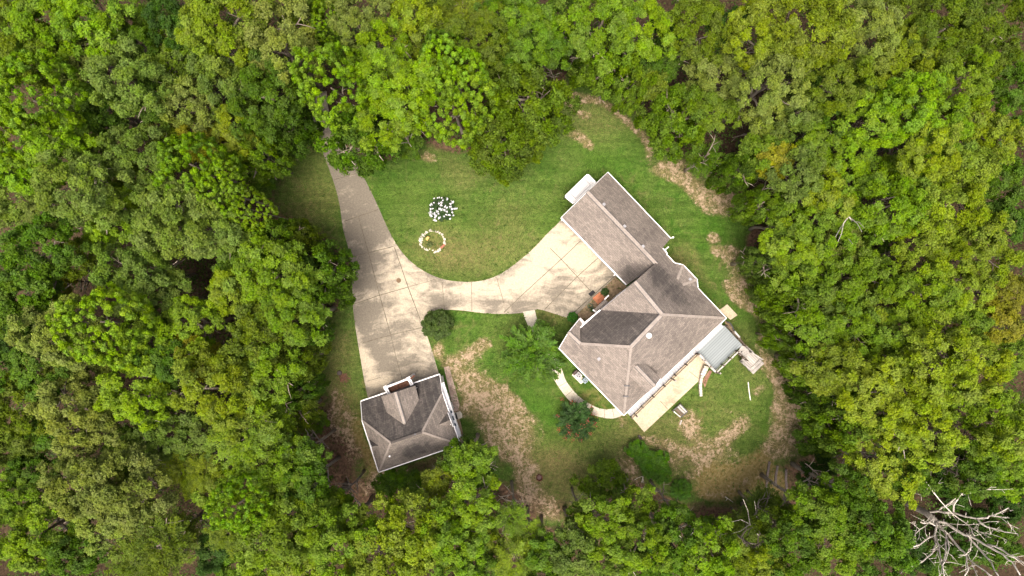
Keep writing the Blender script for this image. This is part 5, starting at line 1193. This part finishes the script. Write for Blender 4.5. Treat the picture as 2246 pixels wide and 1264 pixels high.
for pts, r0, r1 in BR:
    m = MB(); q = [DP(*p) for p in pts]; w = []
    for a, b in zip(q, q[1:]): w += [a, a.lerp(b, 0.5) + Vector((rg2.gauss(0, .05), rg2.gauss(0, .05), rg2.gauss(0, .05)))]
    w.append(q[-1]); n = len(w); m.tube(w, [r0 * 0.85 + (r1 - r0) * 0.8 * i / (n - 1) for i in range(n)], 6)
    for i in range(1, n):
        for s in range(rg2.choice((0, 1, 1))):
            d = (w[i] - w[i - 1]).normalized() * .6 + Vector((rg2.gauss(0, .8), rg2.gauss(0, .8), rg2.uniform(0, .6))); L = rg2.uniform(.3, 1.2); a = w[i]; p1 = a + d * L * .5; p2 = p1 + (d + Vector((rg2.gauss(0, .6), rg2.gauss(0, .6), .1))) * L * .5
            m.tube([a, p1, p2], [.026, .02, .01], 4)
            p3 = p1 + Vector((rg2.gauss(0, .5), rg2.gauss(0, .5), .15)) * L * .7; m.tube([p1, p3], [.018, .008], 4)
    m.build('branch', M['dead_wood'], dead, True)
# bare sticks that show in the crowns near the yard
def snag(name, pts_list, label, z0, z1, r=.06):
    c = P(*pts_list[0][0], z0); o = empty(name, (c.x, c.y, 0), label, 'branch', 'bare branches at the wood edge'); m = MB()
    for pts in pts_list:
        n = len(pts); m.tube([P(*p, z0 + (z1 - z0) * i / max(1, n - 1)) for i, p in enumerate(pts)], [r * (1 - .7 * i / max(1, n - 1)) for i in range(n)], 5)
    m.build('limbs', M['dead_wood'], o)
snag('bare_branch', [[(1873,492),(1862,475),(1850,490),(1846,512),(1838,530)],[(1850,490),(1838,510),(1833,520)],[(1862,475),(1880,490),(1890,508)],[(1846,512),(1862,525),(1870,535)],[(1868,483),(1885,488),(1896,500)]], 'pale forked bare branch in the right middle wood', 13, 16.5)
snag('bare_branch', [[(1102,300),(1090,290),(1078,282)],[(1090,290),(1098,270),(1098,258)],[(1125,295),(1112,285),(1118,275),(1132,272)],[(1112,285),(1110,300)]], 'pale bare branches sticking out of the amber tree at the left of the lawn tip', 9, 12)
snag('bare_branch', [[(1148,240),(1160,236),(1166,243),(1158,250),(1150,247)],[(1160,236),(1170,238)]], 'small curled bare branch at the left edge of the lawn tip', 6, 7.5, .05)
snag('bare_branch', [[(2032,1040),(2018,1022),(2000,1000)],[(2032,1040),(2040,1052)]], 'straight grey bare stem above the dead tree', 9, 7, .10)
snag('bare_branch', [[(1664,1175),(1645,1150),(1625,1140),(1605,1145)],[(1645,1150),(1640,1120),(1630,1095)],[(1645,1150),(1625,1165),(1600,1172)],[(1655,1160),(1660,1130),(1655,1100)],[(1668,1135),(1675,1120),(1685,1112)],[(1705,1195),(1712,1185),(1725,1190)],[(1712,1185),(1710,1170)]], 'pale thin bare branches in the sparse tree below the timbers', 6, 10, .05)
snag('bare_branch', [[(1500,1185),(1512,1178),(1520,1168)],[(1500,1185),(1490,1175)]], 'single pale bare twig below the red flowering shrub trees', 12, 14, .05)
snag('bare_branch', [[(1408,1058),(1410,1045),(1400,1048),(1390,1054)],[(1420,1045),(1430,1052)],[(1410,1045),(1412,1060)]], 'three short pale twigs on the ground behind the vivid green shrubs', .3, .8, .05)
snag('bare_branch', [[(1590,1090),(1600,1096),(1608,1102)],[(1596,1093),(1592,1099)]], 'short white twig on brown leaves at the lower wood edge', .3, .6, .05)
snag('bare_branch', [[(440,1140),(425,1146),(408,1150)],[(425,1146),(412,1140)]], 'pale fallen branch in the dark gap of the lower left wood', 2, 3, .08)
snag('bare_branch', [[(1840,1030),(1825,1028),(1812,1035)],[(1825,1028),(1828,1018)],[(1840,1030),(1850,1012),(1856,998)]], 'pale bare branches through the vivid green tree at the right yard edge', 7, 9, .05)

# --- ground cover along the wood edge and inside the wood: countless low leaves, one object
n = 15000; rg = np.random.default_rng(21); x = rg.uniform(-62, 62, n); y = rg.uniform(-38, 38, n); qx, qy = x * 20 + 1123, 632 - y * 20
d = sdf(qx, qy, YARD); keep = (d < -4) & (np.sin(x * .7 + 2 * np.sin(y * .5)) + np.sin(y * .9) > -0.9)
keep &= ~inside(qx, qy, np.array(DRIVE)); x, y = x[keep], y[keep]; m_ = len(x)
deep = np.clip(-sdf(x * 20 + 1123, 632 - y * 20, YARD) / 120, 0, 1); hgt = rg.uniform(0.15, 0.8, m_) + deep * rg.uniform(0, 4.0, m_); i = np.repeat(np.arange(m_), 16); k = len(i)
p = np.stack([x[i], y[i], hgt[i]], -1) + rg.normal(size=(k, 3)) * np.array([.36, .36, .20]); p[:, 2] = np.abs(p[:, 2]) + .03
nn = unit(np.array([0, 0, .9]) + rg.normal(size=(k, 3)) * .5); a, b = frame(nn, rg); s = rg.uniform(.07, .16, k)[:, None]
mu = quads_mesh('undergrowth', p, a * s, b * s * .6, np.clip(rg.uniform(size=(m_, 3))[i] * .6 + rg.uniform(size=(k, 3)) * .4, 0, 1)); mu.materials.append(M['leaf'])
o = bpy.data.objects.new('undergrowth', mu); col.objects.link(o); o.color = (0.050, 0.098, 0.010, 1); tag(o, kind='stuff')

# --- tufts and weeds of the lawn, thicker along the edges of the concrete: countless, one object
rg = np.random.default_rng(31); n = 26000; x = rg.uniform(-26, 36, n); y = rg.uniform(-27, 24, n); qx, qy = x * 20 + 1123, 632 - y * 20
dd = sdf(qx, qy, np.array(DRIVE)); dw = sdf(qx, qy, np.array(WALK)); near = ((dd < 0) & (dd > -5)) | ((dw < 0) & (dw > -4))
ok = (sdf(qx, qy, YARD) > 2) & (dd < 1.2) & (dw < 0.8) & (near | (rg.uniform(size=n) < 0.55)) & (np.interp(blob(qx, qy, 1075, 890, 95, 36, 52), [0, 1], [1, .5]) > rg.uniform(size=n))
for hp in ([(1226,764),(1246,729),(1271,699),(1283,711),(1316,681),(1374,626),(1231,477),(1333,378),(1471,523),(1461,558),(1593,698),(1629,758),(1565,815),(1413,948),(1368,911)], [(791,880),(965,820),(1009,975),(831,1036)]):
    ok &= sdf(qx, qy, hp) < -1
x, y = x[ok], y[ok]; m_ = len(x); i = np.repeat(np.arange(m_), 5); k = len(i); sz = np.where(near[ok], 1.0, rg.uniform(.6, 1.3, m_))[i]
p = np.stack([x[i], y[i], np.full(k, 0.05)], -1) + rg.normal(size=(k, 3)) * np.array([.07, .07, .012]) * sz[:, None]; p[:, 2] = np.abs(p[:, 2]) + .012
nn = unit(np.array([0, 0, .6]) + rg.normal(size=(k, 3)) * .5); a, b = frame(nn, rg); s = (rg.uniform(.05, .11, k) * sz)[:, None]
mu = quads_mesh('grass_tufts', p, a * s, b * s * .3, np.clip(rg.uniform(size=(m_, 3))[i] * .6 + rg.uniform(size=(k, 3)) * .4, 0, 1)); mu.materials.append(M['leaf'])
o = bpy.data.objects.new('grass_tufts', mu); col.objects.link(o); o.color = (0.068, 0.118, 0.018, 1); tag(o, kind='stuff')

# --- the wood goes on beyond the frame: one far mass
far_me = []
rg = np.random.default_rng(33); pts = []
tree_xy = [tuple(o.location[:2]) for o in col.objects if o.get('category') == 'tree']
while len(pts) < 480:
    x, y = rg.uniform(-120, 120), rg.uniform(-95, 95)
    if (abs(x) > 58 or abs(y) > 35) and all(math.hypot(x - a, y - b) > 3.2 for a, b in tree_xy):
        if all((x - a) ** 2 + (y - b) ** 2 > 14 for a, b in pts): pts.append((x, y))
src = broadleaf('far_src', 95, 22, 14, 5, 0.17, (0.26, 0.4))
nv = len(src.vertices); co = np.empty(nv * 3, np.float32); src.vertices.foreach_get('co', co); co = co.reshape(-1, 3); ti = np.empty(nv * 4, np.float32); src.attributes['tint'].data.foreach_get('color', ti); ti = ti.reshape(-1, 4)
vs_, ts_ = [], []
for x, y in pts:
    r = rg.uniform(2.4, 3.8); a = rg.uniform(0, 6.28); c_, s_ = math.cos(a), math.sin(a); h = rg.uniform(9, 14)
    q = co * np.array([r, r, r * 1.2]); vs_.append(np.stack([q[:, 0] * c_ - q[:, 1] * s_ + x, q[:, 0] * s_ + q[:, 1] * c_ + y, q[:, 2] + h], -1)); t_ = ti.copy(); t_[:, :3] = np.clip(t_[:, :3] * .7 + rg.uniform(.15, .3, 3), 0, 1); ts_.append(t_)
vs_ = np.concatenate(vs_); me = from_arrays('far_woodland', vs_, np.arange(len(vs_)).reshape(-1, 4)); at = me.attributes.new('tint', 'FLOAT_COLOR', 'POINT'); at.data.foreach_set('color', np.concatenate(ts_).ravel()); me.materials.append(M['leaf'])
o = bpy.data.objects.new('far_woodland', me); col.objects.link(o); o.color = (0.10, 0.135, 0.02, 1); tag(o, kind='stuff')
bpy.data.meshes.remove(src)
